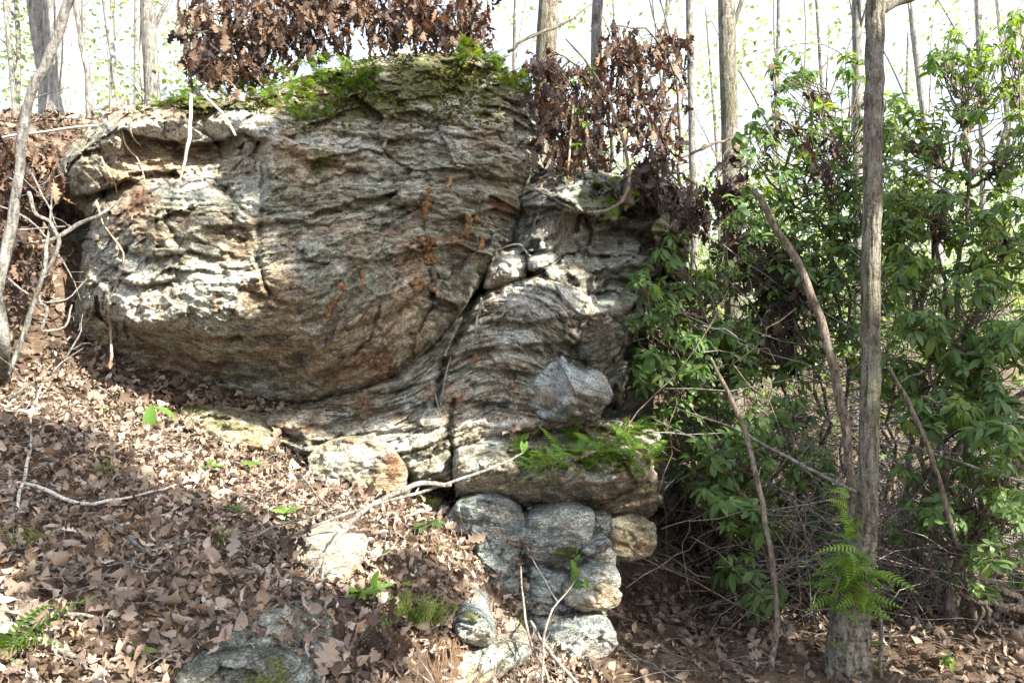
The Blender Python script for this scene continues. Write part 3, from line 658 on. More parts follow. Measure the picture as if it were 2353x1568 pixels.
# folded strata below and right of it
rock('rock_ledge', 'folded thin layers of tan and grey rock beneath the right side of the boulder',
     [(540, 960), (600, 946), (680, 936), (800, 902), (900, 865), (985, 800), (1040, 735), (1085, 690), (1130, 660), (1200, 640), (1260, 636), (1330, 662), (1395, 700), (1420, 735), (1440, 770), (1420, 810), (1390, 850), (1400, 900), (1380, 960), (1300, 985), (1200, 995), (1120, 1010), (1050, 1040), (1040, 1110), (960, 1110), (900, 1060), (800, 1040), (700, 1045), (640, 1020), (580, 1000)],
     4.7, ctrl=[(560, 970, 4.85), (620, 1000, 4.6), (700, 960, 4.72), (720, 1030, 4.42), (820, 920, 4.7), (850, 1000, 4.42), (950, 870, 4.68), (960, 960, 4.42), (1000, 1080, 4.35), (1060, 780, 4.78), (1080, 720, 4.9), (1100, 860, 4.6), (1100, 980, 4.42), (1150, 690, 4.75), (1240, 660, 4.62), (1180, 760, 4.65), (1260, 720, 4.52), (1300, 760, 4.62), (1350, 700, 4.66), (1420, 750, 4.8), (1350, 790, 4.82), (1220, 830, 4.62), (1220, 920, 4.5), (1320, 940, 4.5), (1390, 900, 4.7), (1400, 820, 4.85)],
     edge=0.15, edge_px=30, back=0.8, res=3.4, slope=0.10, fold=[(850, 900, 260, 0.28), (1000, 820, 160, 0.4), (1150, 720, 160, 0.12), (1330, 760, 140, -0.35), (1300, 880, 160, -0.1)], strata=0.085, lump=0.05, fine=0.013, freq=10, warp=0.4, mat='rock_layered',
     ledges=[([(1130, 735), (1220, 740), (1300, 728), (1390, 720)], 0.10, 24), ([(1000, 830), (1100, 800), (1200, 800), (1300, 815)], 0.09, 18), ([(880, 905), (960, 880), (1060, 845), (1180, 850), (1290, 870)], 0.10, 16), ([(640, 985), (740, 975), (830, 945), (930, 925)], 0.10, 16), ([(960, 930), (1060, 920), (1160, 925)], 0.09, 16), ([(720, 1015), (830, 990), (960, 985), (1040, 975)], 0.08, 14), ([(1120, 960), (1220, 955), (1320, 965)], 0.07, 14), ([(1220, 790), (1300, 785), (1390, 800)], 0.16, 30)],
     cracks=[([(1110, 640), (1080, 700), (1060, 760), (1020, 830), (1000, 930)], 0.16, 8), ([(1040, 920), (1030, 1000), (1045, 1060)], 0.08, 5), ([(590, 965), (640, 1000), (690, 1010)], 0.15, 9)],
     rust=[(1080, 830, 160, 40, 0.5), (1000, 900, 120, 50, 0.5), (800, 940, 200, 40, 0.55), (1160, 900, 110, 40, 0.4), (700, 990, 120, 30, 0.55), (1150, 700, 70, 30, 0.3), (900, 980, 120, 30, 0.3), (1350, 740, 60, 30, 0.3)], moss=[(1170, 690, 40, 25, 0.4), (980, 900, 50, 30, 0.4), (1260, 640, 80, 16, 0.7), (1350, 690, 60, 20, 0.5), (860, 910, 60, 25, 0.35)],
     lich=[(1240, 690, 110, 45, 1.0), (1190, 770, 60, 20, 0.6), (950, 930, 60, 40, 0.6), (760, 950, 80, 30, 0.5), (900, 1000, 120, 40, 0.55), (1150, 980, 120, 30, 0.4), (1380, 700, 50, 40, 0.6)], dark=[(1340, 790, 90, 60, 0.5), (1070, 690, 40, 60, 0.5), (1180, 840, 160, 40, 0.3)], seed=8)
rock('wedged_rock', 'grey chunk of rock wedged in the top of the dark cleft', [(1108, 664), (1122, 612), (1150, 574), (1196, 566), (1218, 598), (1206, 640), (1160, 658)], 4.86, ctrl=[(1120, 650, 4.86), (1150, 580, 4.95), (1200, 580, 4.9), (1160, 620, 4.8), (1200, 640, 4.84)], edge=0.06, edge_px=12, back=0.4, res=3, strata=0.02, lump=0.04, tri=True, lich=[(1170, 600, 50, 40, 0.7)], seed=51, rag=4)
rock('mossy_rock', 'low smooth olive rock tucked under the boulder above the leaf slope', [(395, 930), (470, 935), (540, 945), (600, 965), (640, 1005), (630, 1035), (560, 1035), (480, 1012), (420, 985)], 4.6, ctrl=[(420, 940, 4.75), (600, 980, 4.68), (500, 970, 4.62), (450, 1000, 4.5), (570, 1020, 4.48)],
     edge=0.15, edge_px=40, back=0.5, res=4, strata=0.02, lump=0.05, slope=-0.35, mat='rock_tan', moss=[(430, 935, 60, 25, 0.9), (520, 980, 130, 50, 0.42)], dark=[(560, 980, 60, 40, 0.3)], seed=11, sit=(520, 1022))
rock('angular_boulder', 'pale blue-grey wedge of rock with a pointed top above the ferny slab', [(1205, 905), (1228, 868), (1262, 838), (1290, 815), (1318, 838), (1338, 856), (1368, 850), (1392, 862), (1405, 890), (1412, 908), (1398, 930), (1375, 948), (1340, 968), (1290, 972), (1240, 960), (1212, 938)], 4.4,
     ctrl=[(1290, 818, 4.50), (1250, 880, 4.42), (1310, 880, 4.24), (1340, 905, 4.14), (1335, 858, 4.36), (1395, 880, 4.4), (1400, 915, 4.36), (1345, 960, 4.3), (1220, 920, 4.42), (1270, 950, 4.3)], edge=0.08, edge_px=8, back=0.45, res=2.6, slope=-0.5, strata=0.02, lump=0.02, facets=0.8, tri=True, fine=0.008, mat='rock_pale_blue', cracks=[([(1330, 910), (1345, 945), (1340, 965)], 0.06, 12), ([(1285, 850), (1312, 900), (1345, 960)], 0.02, 3)], lich=[(1290, 850, 60, 40, 0.4), (1350, 880, 40, 30, 0.3)], dark=[(1250, 930, 50, 40, 0.5), (1370, 930, 40, 30, 0.4)], rust=[(1230, 900, 30, 30, 0.4)], moss=[(1300, 960, 60, 14, 0.5)], seed=13, rag=4)
rock('rock_slab', 'thick jutting grey slab carrying a mat of ferns and dead leaves', [(1042, 1012), (1080, 992), (1150, 978), (1230, 968), (1330, 960), (1430, 962), (1500, 985), (1522, 1005), (1500, 1050), (1508, 1095), (1520, 1150), (1500, 1180), (1455, 1196), (1395, 1190), (1330, 1176), (1260, 1184), (1205, 1180), (1185, 1160), (1150, 1142), (1100, 1140), (1048, 1142), (1040, 1080)], 4.2,
     ctrl=[(1050, 1010, 4.5), (1130, 985, 4.62), (1250, 970, 4.85), (1400, 965, 5.0), (1510, 1000, 4.9), (1050, 1060, 4.2), (1060, 1130, 4.22), (1130, 1020, 4.3), (1180, 1070, 4.1), (1300, 1075, 4.05), (1420, 1085, 4.05), (1490, 1100, 4.2), (1300, 1020, 4.45), (1420, 1020, 4.5), (1200, 1140, 4.28), (1320, 1150, 4.3), (1430, 1150, 4.3), (1450, 1190, 4.6), (1300, 1178, 4.5), (1510, 1150, 4.5), (1120, 1120, 4.2)],
     edge=0.1, edge_px=22, back=0.9, res=3.2, slope=0.18, strata=0.06, lump=0.08, fine=0.016, freq=7, ledges=[([(1180, 1105), (1300, 1120), (1400, 1110), (1500, 1090)], 0.08, 30), ([(1200, 1150), (1330, 1160), (1500, 1130)], 0.1, 20)], lich=[(1080, 1060, 50, 60, 0.55), (1360, 1090, 90, 30, 0.45), (1130, 1010, 60, 30, 0.5)], rust=[(1130, 1010, 50, 25, 0.35), (1490, 1040, 30, 40, 0.5), (1400, 1160, 100, 30, 0.3)], moss=[(1300, 1040, 180, 40, 0.6), (1480, 1120, 50, 50, 0.5), (1160, 1090, 60, 30, 0.3)], dark=[(1300, 1160, 220, 30, 0.5)], seed=15)
rock('rock_block', 'cream-faced squarish block stained orange on its right edge', [(706, 1050), (735, 1020), (790, 1006), (850, 1012), (890, 1030), (918, 1060), (934, 1085), (928, 1130), (890, 1142), (830, 1128), (770, 1118), (715, 1100)], 4.15, ctrl=[(720, 1060, 4.24), (790, 1015, 4.22), (800, 1060, 4.12), (870, 1060, 4.1), (925, 1090, 4.24), (860, 1125, 4.12), (760, 1105, 4.12), (905, 1060, 4.16)],
     edge=0.02, edge_px=6, back=0.5, res=2.6, strata=0.015, lump=0.03, fine=0.008, tri=True, mat='rock_cream', rust=[(905, 1070, 22, 60, 0.8), (800, 1015, 90, 12, 0.7), (890, 1020, 40, 20, 0.5)], lich=[(800, 1060, 80, 40, 0.5)], dark=[(722, 1060, 20, 40, 0.5), (780, 1118, 90, 8, 0.6)], seed=17, rag=4)
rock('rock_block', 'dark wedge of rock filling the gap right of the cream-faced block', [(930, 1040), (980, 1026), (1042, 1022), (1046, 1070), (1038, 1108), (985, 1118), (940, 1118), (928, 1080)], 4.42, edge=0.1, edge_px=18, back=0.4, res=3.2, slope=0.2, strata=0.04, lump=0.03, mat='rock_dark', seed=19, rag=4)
rock('rock_block', 'slanting speckled block under the left end of the ferny slab', [(1022, 1192), (1046, 1156), (1092, 1138), (1140, 1136), (1176, 1150), (1204, 1186), (1206, 1232), (1200, 1262), (1164, 1266), (1112, 1246), (1062, 1224), (1026, 1212)], 4.05, edge=0.02, edge_px=6, back=0.5, res=2.6, slope=-0.2, strata=0.03, lump=0.045, fine=0.012, facets=0.7, tri=True, chisel=5,
     ledges=[([(1060, 1196), (1110, 1192), (1160, 1206)], 0.04, 16)], mat='rock_blue', moss=[(1100, 1150, 60, 14, 0.6), (1070, 1190, 40, 20, 0.35)], lich=[(1150, 1200, 50, 50, 0.7), (1100, 1170, 40, 20, 0.4)], seed=21, rag=3)
rock('rock_block', 'square lichen-spotted block below the middle of the ferny slab', [(1204, 1200), (1222, 1182), (1268, 1172), (1318, 1168), (1364, 1176), (1368, 1204), (1356, 1240), (1352, 1268), (1304, 1280), (1250, 1290), (1208, 1276), (1202, 1240)], 4.05, edge=0.02, edge_px=6, back=0.5, res=2.6, slope=0.05, strata=0.02, lump=0.045, fine=0.012, facets=0.7, tri=True, chisel=5, mat='rock_blue', moss=[(1300, 1268, 60, 18, 0.7), (1230, 1200, 20, 30, 0.3)], lich=[(1290, 1200, 70, 30, 0.7), (1350, 1220, 20, 50, 0.8)], rust=[(1280, 1185, 60, 14, 0.3)], seed=23, rag=3)
rock('rock_chip', 'small grey chip of rock wedged between the square block and the brown block', [(1364, 1182), (1404, 1180), (1406, 1226), (1384, 1242), (1360, 1238)], 4.2, edge=0.08, edge_px=10, back=0.25, res=2.6, strata=0.01, lump=0.02, fine=0.006, mat='rock_blue', seed=25, rag=2)
rock('rock_chip', 'small tilted chip of rock lying on the stack under the square block', [(1334, 1264), (1362, 1242), (1396, 1234), (1408, 1250), (1390, 1266), (1350, 1278)], 3.98, edge=0.08, edge_px=10, back=0.2, res=2.6, strata=0.01, lump=0.02, fine=0.006, mat='rock_blue', seed=26, rag=2)
rock('brown_rock', 'brown-stained block at the right end under the ferny slab', [(1386, 1222), (1410, 1198), (1462, 1194), (1504, 1200), (1510, 1244), (1496, 1276), (1450, 1290), (1408, 1286), (1390, 1256)], 4.35, edge=0.02, edge_px=6, back=0.5, res=3, strata=0.02, lump=0.04, facets=0.7, tri=True, chisel=5, fine=0.01, mat='rock_tan', rust=[(1440, 1240, 70, 50, 0.42)], moss=[(1480, 1230, 40, 30, 0.3)], dark=[(1440, 1210, 70, 20, 0.5)], seed=27, rag=3)
rock('stacked_rock', 'rounded grey rock topmost on the right side of the low stack', [(1326, 1284), (1356, 1262), (1396, 1256), (1416, 1274), (1414, 1302), (1384, 1312), (1336, 1308)], 4.1, edge=0.02, edge_px=6, back=0.35, res=2.8, strata=0.02, lump=0.04, facets=0.7, tri=True, chisel=5, mat='rock_blue', seed=29, rag=2.5)
rock('stacked_rock', 'blue-grey rounded rock second in the low right stack', [(1310, 1314), (1348, 1300), (1406, 1296), (1424, 1316), (1428, 1346), (1404, 1360), (1348, 1354), (1314, 1340)], 4.02, edge=0.02, edge_px=6, back=0.35, res=2.8, strata=0.02, lump=0.04, facets=0.7, tri=True, chisel=5, mat='rock_blue', lich=[(1380, 1320, 40, 20, 0.4)], seed=31, rag=2.5)
rock('stacked_rock', 'flat-bottomed tan and blue rock third in the low right stack', [(1290, 1354), (1340, 1340), (1396, 1346), (1430, 1362), (1424, 1386), (1394, 1402), (1336, 1404), (1300, 1388)], 3.92, edge=0.02, edge_px=6, back=0.4, res=2.8, strata=0.02, lump=0.04, facets=0.7, tri=True, chisel=5, mat='rock', moss=[(1370, 1350, 50, 10, 0.4)], lich=[(1330, 1370, 40, 20, 0.6)], seed=33, rag=2.5)
rock('rock_outcrop', 'broad mottled rock face between the leaf slope and the low stack', [(1086, 1256), (1060, 1200), (1090, 1170), (1200, 1180), (1290, 1190), (1390, 1195), (1400, 1290), (1395, 1350), (1330, 1400), (1345, 1440), (1320, 1470), (1250, 1480), (1195, 1470), (1160, 1420), (1120, 1380), (1090, 1330)], 3.98, ctrl=[(1095, 1265, 4.02), (1200, 1280, 4.1), (1320, 1300, 4.12), (1090, 1180, 4.12), (1200, 1190, 4.11), (1380, 1200, 4.2), (1390, 1330, 4.06), (1205, 1240, 4.09), (1140, 1330, 3.9), (1190, 1370, 3.98), (1260, 1340, 3.95), (1320, 1400, 4.0), (1220, 1440, 3.86), (1310, 1450, 3.88)],
     edge=0.12, edge_px=22, back=0.5, res=3, slope=-0.05, strata=0.04, lump=0.06, facets=1.0, tri=True, fine=0.014, freq=6, cracks=[([(1210, 1280), (1200, 1350), (1190, 1430)], 0.1, 8), ([(1220, 1290), (1290, 1310), (1330, 1320)], 0.07, 6)], mat='rock_blue', moss=[(1280, 1300, 70, 16, 0.6), (1150, 1330, 40, 60, 0.32), (1270, 1420, 50, 20, 0.5)], lich=[(1150, 1290, 70, 20, 0.5), (1260, 1360, 60, 30, 0.5)], rust=[(1120, 1300, 60, 20, 0.3)], dark=[(1250, 1430, 90, 20, 0.35)], seed=35)
rock('rock_block', 'lowest blue-grey ledge block standing on the gully floor', [(1228, 1482), (1256, 1452), (1318, 1438), (1386, 1430), (1414, 1450), (1420, 1482), (1396, 1506), (1330, 1522), (1262, 1524), (1234, 1504)], 3.8, edge=0.04, edge_px=8, back=0.45, res=2.8, slope=0.05, strata=0.04, lump=0.045, facets=0.7, tri=True, chisel=5, mat='rock_blue', lich=[(1320, 1480, 80, 30, 0.5)], moss=[(1300, 1450, 60, 12, 0.4)], seed=37, sit=(1330, 1510), rag=3)
rock('layered_slab', 'pale layered slab slanting along the bottom edge beside grass roots', [(860, 1580), (920, 1530), (980, 1500), (1060, 1484), (1130, 1470), (1200, 1456), (1226, 1478), (1216, 1508), (1180, 1540), (1110, 1575), (1040, 1620), (880, 1640)], 3.2, ctrl=[(900, 1560, 3.15), (1000, 1510, 3.25), (1200, 1465, 3.45), (1215, 1500, 3.35), (1080, 1540, 3.1), (1000, 1600, 2.98), (1150, 1550, 3.2)], edge=0.1, edge_px=18, back=0.45, res=2.8, slope=0.34, strata=0.04, lump=0.03, fine=0.009, freq=12, mat='rock_layered', lich=[(1120, 1510, 120, 30, 0.8), (960, 1530, 60, 20, 0.4)], moss=[(1200, 1500, 30, 30, 0.4), (900, 1540, 40, 20, 0.4)], dark=[(1000, 1580, 70, 30, 0.3)], seed=39, sit=(1060, 1575), rag=3)
rock('mossy_rock', 'flat mossy rock at the edge of the leaf slope above the layered slab', [(1036, 1420), (1075, 1400), (1120, 1424), (1142, 1462), (1120, 1486), (1070, 1482), (1046, 1466)], 3.3, edge=0.1, edge_px=16, back=0.4, res=2.8, slope=-0.3, strata=0.015, lump=0.03, mat='rock_blue', moss=[(1080, 1410, 50, 20, 0.7)], lich=[(1060, 1440, 30, 20, 0.5)], seed=41, sit=(1085, 1478), rag=3)
_slab = [(400, 1556), (432, 1520), (500, 1496), (580, 1484), (660, 1488), (708, 1512), (722, 1560), (706, 1660), (400, 1660)]
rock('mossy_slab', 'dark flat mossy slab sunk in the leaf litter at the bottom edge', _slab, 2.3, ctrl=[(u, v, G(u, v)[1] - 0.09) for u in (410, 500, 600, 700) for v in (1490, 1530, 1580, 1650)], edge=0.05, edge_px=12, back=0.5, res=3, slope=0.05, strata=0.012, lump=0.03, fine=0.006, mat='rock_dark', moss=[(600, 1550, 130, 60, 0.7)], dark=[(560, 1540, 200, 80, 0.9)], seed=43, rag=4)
rock('white_rock', 'bright cream-white rock sitting on the leaf slope below the forked branch', [(672, 1262), (694, 1228), (740, 1222), (796, 1234), (832, 1262), (830, 1296), (804, 1326), (760, 1340), (716, 1322), (684, 1296)], 3.3, ctrl=[(700, 1235, 3.5), (800, 1240, 3.5), (750, 1280, 3.3), (760, 1335, 3.22), (690, 1300, 3.3), (825, 1300, 3.34)], edge=0.06, edge_px=12, back=0.35, res=2.6, strata=0.008, lump=0.02, fine=0.005, tri=True, mat='rock_white', seed=45, sit=(750, 1330), rag=3)
rock('rock_slab', 'smooth blue-grey slab lying beyond the right end of the outcrop', [(1490, 1140), (1520, 1112), (1570, 1108), (1600, 1130), (1590, 1166), (1530, 1172)], 6.2, edge=0.12, edge_px=16, back=0.5, res=3.5, strata=0.02, lump=0.03, mat='rock_blue', seed=47, rag=3)
# ------------------------------------------------------------------ leaf, frond and blade shapes
def strip_leaf(L, wid, curl=0.3, fold=0.2, twist=0.0, stem=0.0, wav=0.0, seed=0):
    """leaf along +Y from the origin: midrib plus one row of points either side; curl bends it along its length, fold lifts the margins"""
    n = len(wid); rr = random.Random(seed)
    t = np.linspace(0, 1, n)
    a = np.cumsum(np.full(n, curl / (n - 1))) - curl / (n - 1)
    dy = np.cos(a) * L / (n - 1); dz = np.sin(a) * L / (n - 1)
    y = np.concatenate(([0], np.cumsum(dy[:-1]))); z = -np.concatenate(([0], np.cumsum(dz[:-1])))
    V = []
    for i in range(n):
        w = wid[i] * L
        tw = twist * t[i]; j1 = wav * L * rr.uniform(-1, 1); j2 = wav * L * rr.uniform(-1, 1)
        V += [(-w * math.cos(fold + tw), y[i], z[i] + w * math.sin(fold + tw) + j1), (0, y[i], z[i]), (w * math.cos(fold - tw), y[i], z[i] + w * math.sin(fold - tw) + j2)]
    V = np.array(V); F = []
    for i in range(n - 1):
        b = i * 3; F += [(b, b + 1, b + 4, b + 3), (b + 1, b + 2, b + 5, b + 4)]
    F = [np.array(F)]
    if stem:
        w = 0.012 * L; k = len(V)
        V = np.vstack((V, [(-w, -stem * L, 0), (w, -stem * L, 0), (w, 0, 0), (-w, 0, 0)])); F.append(np.array([(k, k + 1, k + 2, k + 3)]))
    return V, F

OAK = [0.02, 0.17, 0.09, 0.26, 0.13, 0.34, 0.12, 0.24, 0.08, 0.12, 0.0]
OAK2 = [0.02, 0.12, 0.22, 0.12, 0.32, 0.28, 0.12, 0.30, 0.14, 0.14, 0.0]
OVAL = [0.02, 0.16, 0.27, 0.32, 0.30, 0.22, 0.12, 0.0]
LONG = [0.02, 0.12, 0.18, 0.20, 0.17, 0.10, 0.0]
LAUR = [0.03, 0.12, 0.165, 0.165, 0.12, 0.02]
SPR = [0.02, 0.2, 0.3, 0.2, 0.0]
DEADV = [strip_leaf(1, OAK if k % 2 else OAK2, curl=R.uniform(-0.9, 1.7), fold=R.uniform(-0.6, 1.25), twist=R.uniform(-0.9, 0.9), stem=0.18, wav=0.07, seed=k) for k in range(14)]
LITV = [strip_leaf(1, (OVAL, OAK, LONG, OVAL, OAK2, LONG)[k % 6], curl=R.uniform(-2.2, 2.2), fold=R.uniform(-0.9, 1.2), twist=R.uniform(-0.9, 0.9), stem=0.12, wav=0.09, seed=20 + k) for k in range(18)]
LAURV = [strip_leaf(1, LAUR, curl=c, fold=f) for c, f in ((0.7, 0.25), (1.1, 0.3), (0.4, 0.4), (1.5, 0.15), (0.9, 0.5))]
SPRV = [strip_leaf(1, SPR, curl=c, fold=0.25) for c in (0.2, 0.7)]

def make_frond(n=13, arch=0.9, width=0.22, side=0.0):
    """a once-divided fern frond of unit length along +Y"""
    V, F = [], []
    t = np.linspace(0, 1, n + 1)
    a = arch * t * 1.25 - 0.3 * arch; ds = 1.0 / n
    y = np.concatenate(([0], np.cumsum(np.cos(a[:-1]) * ds))); z = -np.concatenate(([0], np.cumsum(np.sin(a[:-1]) * ds)))
    x = side * t ** 2
    for i in range(n):
        k = len(V); w = 0.007
        V += [(x[i] - w, y[i], z[i]), (x[i] + w, y[i], z[i]), (x[i + 1] + w * .7, y[i + 1], z[i + 1]), (x[i + 1] - w * .7, y[i + 1], z[i + 1])]; F.append((k, k + 1, k + 2, k + 3))
        if i < 1: continue
        L = width * (0.62 + 0.6 * math.sin(math.pi * min(1, t[i] * 1.1 + 0.12))) * (1 - t[i] ** 3 * 0.85) * 0.8
        for s in (-1, 1):
            k = len(V); b = 0.30 / n; fw = 0.30 * L
            V += [(x[i], y[i] - b, z[i] + .003), (x[i], y[i] + b, z[i] + .003), (x[i] + s * L * .6, y[i] + fw * .6 + b * .95, z[i] - .06 * L), (x[i] + s * L, y[i] + fw, z[i] - .22 * L), (x[i] + s * L * .6, y[i] + fw * .6 - b * .8, z[i] - .06 * L)]
            F += [(k, k + 1, k + 2, k + 4) if s < 0 else (k, k + 4, k + 2, k + 1)]; F.append((k + 4, k + 2, k + 3, k + 3))
    q = np.array(F); tri = q[:, 2] == q[:, 3]
    return np.array(V), [q[~tri], q[tri][:, :3]]
FRV = [make_frond(12, 0.9), make_frond(13, 1.3, 0.20, 0.12), make_frond(11, 0.6, 0.24, -0.1), make_frond(12, 1.6, 0.21, 0.05)]

def mesh_of(VF, name, mat):
    return MB().add(VF[0], VF[1], 0).mesh(name, mat)
DEADM = [mesh_of(v, 'leaf', M['dead']) for v in DEADV]; DEADDM = [mesh_of(v, 'leaf', M['dead_dark']) for v in DEADV]
LITM = [mesh_of(v, 'fallen_leaf', M['litter']) for v in LITV]
LAURM = [mesh_of(v, 'leaf', M['laurel']) for v in LAURV]; YELLOWM = [mesh_of(v, 'leaf', M['laurel_yellow']) for v in LAURV]
FRM = [mesh_of(v, 'frond', M['fern']) for v in FRV]; FRDM = [mesh_of(v, 'frond', M['fern_dry']) for v in FRV]
SPROUTM = [mesh_of(v, 'leaf', M['sprout']) for v in LAURV]

def basis(d, up=(0, 0, 1), roll=0.0):
    """rotation whose +Y runs along d and whose +Z is as near up as it can be"""
    d = Vector(d).normalized(); u = Vector(up)
    x = d.cross(u)
    if x.length < 1e-3: x = Vector((1, 0, 0))
    x.normalize(); z = x.cross(d)
    m = Matrix((x, d, z)).transposed()
    return m @ Matrix.Rotation(roll, 3, 'Y')

def mat4(loc, rot3, s):
    m = rot3.to_4x4(); m = m @ Matrix.Diagonal((s, s, s, 1)) if not isinstance(s, tuple) else m @ Matrix.Diagonal((*s, 1))
    m.translation = Vector([float(c) for c in loc]); return m

def scatter(mb, protos, mats, mat=0):
    """join many placed copies of a few shapes into one mesh builder"""
    A = np.array([np.array(m) for m in mats]); ch = RS.randint(0, len(protos), len(A))
    for k, (V, F) in enumerate(protos):
        a = A[ch == k]
        if not len(a): continue
        W = np.einsum('nij,vj->nvi', a[:, :3, :3], V) + a[:, None, :3, 3]
        nv = len(V); off = (np.arange(len(a)) * nv)[:, None, None]
        Fs = [(np.asarray(f)[None] + off).reshape(-1, np.asarray(f).shape[1]) for f in F if len(f)]
        mb.add(W.reshape(-1, 3), Fs, np.repeat(RS.rand(len(a)), nv), mat)
    return mb

def place_leaves(parent, mats, meshes, protos, mat, most=300, name='leaf', rest='foliage'):
    """the leaves that show largest become parts; past MOST the others are joined as stuff"""
    def big(m):
        p = np.array(m.translation); d = max(0.5, p[1])
        u, v = uv_of(p)
        return m.to_scale()[1] / d * (1 if -30 < u < 2380 and -30 < v < 1600 else 0.01)
    mats = sorted(mats, key=big, reverse=True)
    for m in mats[:most]: inst(name, R.choice(meshes), parent, m)
    if len(mats) > most:
        o = scatter(MB(), protos, mats[most:]).build(rest, mat, parent); o['kind'] = 'stuff'

def stick(name, label, cat, pts, rad, mat, wobble=0.006, ns=6, group=None, parent=None, sub=4, sd=None, rough=0.12):
    """a twig, root or stem: pts are world points"""
    pts = np.array(pts, float); n = max(8, (len(pts) - 1) * sub + 1)
    q = spline(pts, n); r = np.interp(np.linspace(0, 1, n), np.linspace(0, 1, len(np.atleast_1d(rad))), np.atleast_1d(rad))
    q = wob(q, wobble, sd if sd is not None else R.randint(0, 999))
    r = r * (1 + 0.22 * fbm(np.stack((np.arange(n) * 0.45, np.full(n, R.uniform(0, 50)), np.zeros(n)), 1), 2, 5))
    V, F = tube(q, r, ns, rough, R.randint(0, 99), nf=(4, 30)); mb = MB().add(V, F, 0)
    if name in ('branch', 'sapling', 'stick') and r.max() > 0.004:          # short side twigs and snags
        for _ in range(R.randint(2, 5)):
            k = R.randint(n // 6, n - 2); d = np.array((R.gauss(0, 1), R.gauss(0, .6), R.gauss(.2, .8))); d *= R.uniform(.03, .22) / np.linalg.norm(d)
            w = wob(spline([q[k], q[k] + d * .5 + np.array((0, 0, .01)), q[k] + d], 6), .012, R.randint(0, 99)); V, F = tube(w, np.linspace(min(.5 * r[k], .004), .0012, 6), 5, cap=False); mb.add(V, F, 0)
    o = mb.build(name, M[mat], parent, q[0] if parent is None else None)
    return tag(o, label, cat, group) if cat else (tag(o, label) if label else o)

def px(pts): return [P(*p) for p in pts]     # (u, v, distance) -> world
# ------------------------------------------------------------------ trees beyond the rock and the trunk in front
def trunk_mesh(pts, rad, ns, mat, parent, rough=0.06, n=40, name='trunk', nf=(9, 1.2)):
    q = wob(spline(pts, n), 0.008, R.randint(0, 999)); r = np.interp(np.linspace(0, 1, n), np.linspace(0, 1, len(rad)), rad)
    V, F = tube(q, r, ns, rough, R.randint(0, 99), nf=nf)
    MB().add(V, F, 0).build(name, M[mat], parent)
    return q, r

def crown_leaves(mb, c, r, n, size, protos=None, flat=0.7):
    ms = []
    for _ in range(n):
        d = Vector((R.gauss(0, 1), R.gauss(0, 1), R.gauss(0, 1))).normalized() * (R.random() ** 0.4) * r
        p = Vector(c) + Vector((d.x, d.y, d.z * flat))
        ms.append(mat4(p, Euler((R.uniform(-.7, .7), R.uniform(-.7, .7), R.uniform(0, 6.3))).to_matrix(), size * R.uniform(0.6, 1.3)))
    scatter(mb, protos or SPRV, ms)

def tree(label, path, rad, mat, limbs=(), crown=(), leaf='spring', size=0.06, group='trees in the woods behind', ns=14, rough=0.06, name='tree'):
    t = thing(name, path[0], label, 'tree', group)
    q, r = trunk_mesh(path, rad, ns, mat, t, rough)
    for a, pts, lr in limbs:
        k = int(a * (len(q) - 1)); pp = [q[k]] + [np.array(p, float) for p in pts]
        n = 14; s = wob(spline(pp, n), 0.03, R.randint(0, 99)); V, F = tube(s, np.linspace(lr, lr * 0.3, n), 7, 0.05, 1)
        MB().add(V, F, 0).build('limb', M[mat], t)
    if crown:
        mb = MB()
        for c, rr, n in crown: crown_leaves(mb, c, rr, n, size)
        mb.build('crown', M[leaf], t)
    return t

def bg(u0, v0, u1, v1, Y, wpx, label, mat='bark_mid', crown=True, n=700, mid=None, spread=1.6):
    """a background tree by where its trunk meets the ground line and leaves the picture"""
    b = P(u0, v0, Y); b[2] = min(b[2], gh1(b[0], b[1]) if Y < 15.5 else b[2]); top = P(u1, v1, Y)
    h = top - b; tip = top + h / max(0.3, h[2]) * 4.0
    r = wpx / FPX * Y / 2
    pts = [b, b + (top - b) * 0.4 + ((np.array((0.04, 0, 0))) if mid is None else np.array((mid, 0, 0))), top, tip]
    limbs, cr = [], []
    for k in range(5):
        a = R.uniform(0.45, 0.95); p0 = pts[0] + (tip - pts[0]) * a
        d = np.array((R.uniform(-1, 1), R.uniform(-0.6, 1), R.uniform(0.2, 0.9))); d = d / np.linalg.norm(d) * R.uniform(1.2, 2.6)
        limbs.append((a, [p0 + d * 0.5 + (0, 0, .1), p0 + d], r * 0.3)); cr.append((p0 + d, R.uniform(0.5, 1.0) * spread * 0.6, n // 5))
    tree(label, pts, [r * 1.25, r, r * 0.95, r * 0.5], mat, limbs, cr if crown else (), size=0.05 + 0.004 * Y, ns=12 if wpx < 30 else 36, rough=0.06 if wpx < 30 else 0.09)

bg(160, 285, 140, -20, 8.6, 88, 'broad pale grey tree trunk, thickest of those behind the left end of the rock', 'bark_pale', False)
bg(112, 280, 78, -20, 8.9, 36, 'pale trunk leaning left, directly beside the thickest trunk behind the rock', 'bark_pale', False)
bg(205, 290, 172, -20, 8.0, 13, 'slim dark young trunk just right of the thickest trunk', 'bark_mid')
bg(345, 215, 338, -20, 10.5, 34, 'grey trunk standing between the thickest trunk and the hanging dead leaves', 'bark_mid')
bg(290, 225, 240, -20, 13, 16, 'thin pale tree with spring leaves left of the grey trunk', 'bark_pale', True, 500)
bg(308, 225, 320, -20, 15, 22, 'very pale washed-out trunk touching the grey trunk on its left', 'bark_pale', True, 500)
bg(40, 290, 10, -20, 14, 10, 'thin sapling with yellow-green leaves at the far left edge', 'bark_mid', True, 900)
bg(1075, 140, 1062, -20, 7.2, 34, 'mossy grey trunk half hidden behind the hanging dead leaves on the boulder', 'bark', False)
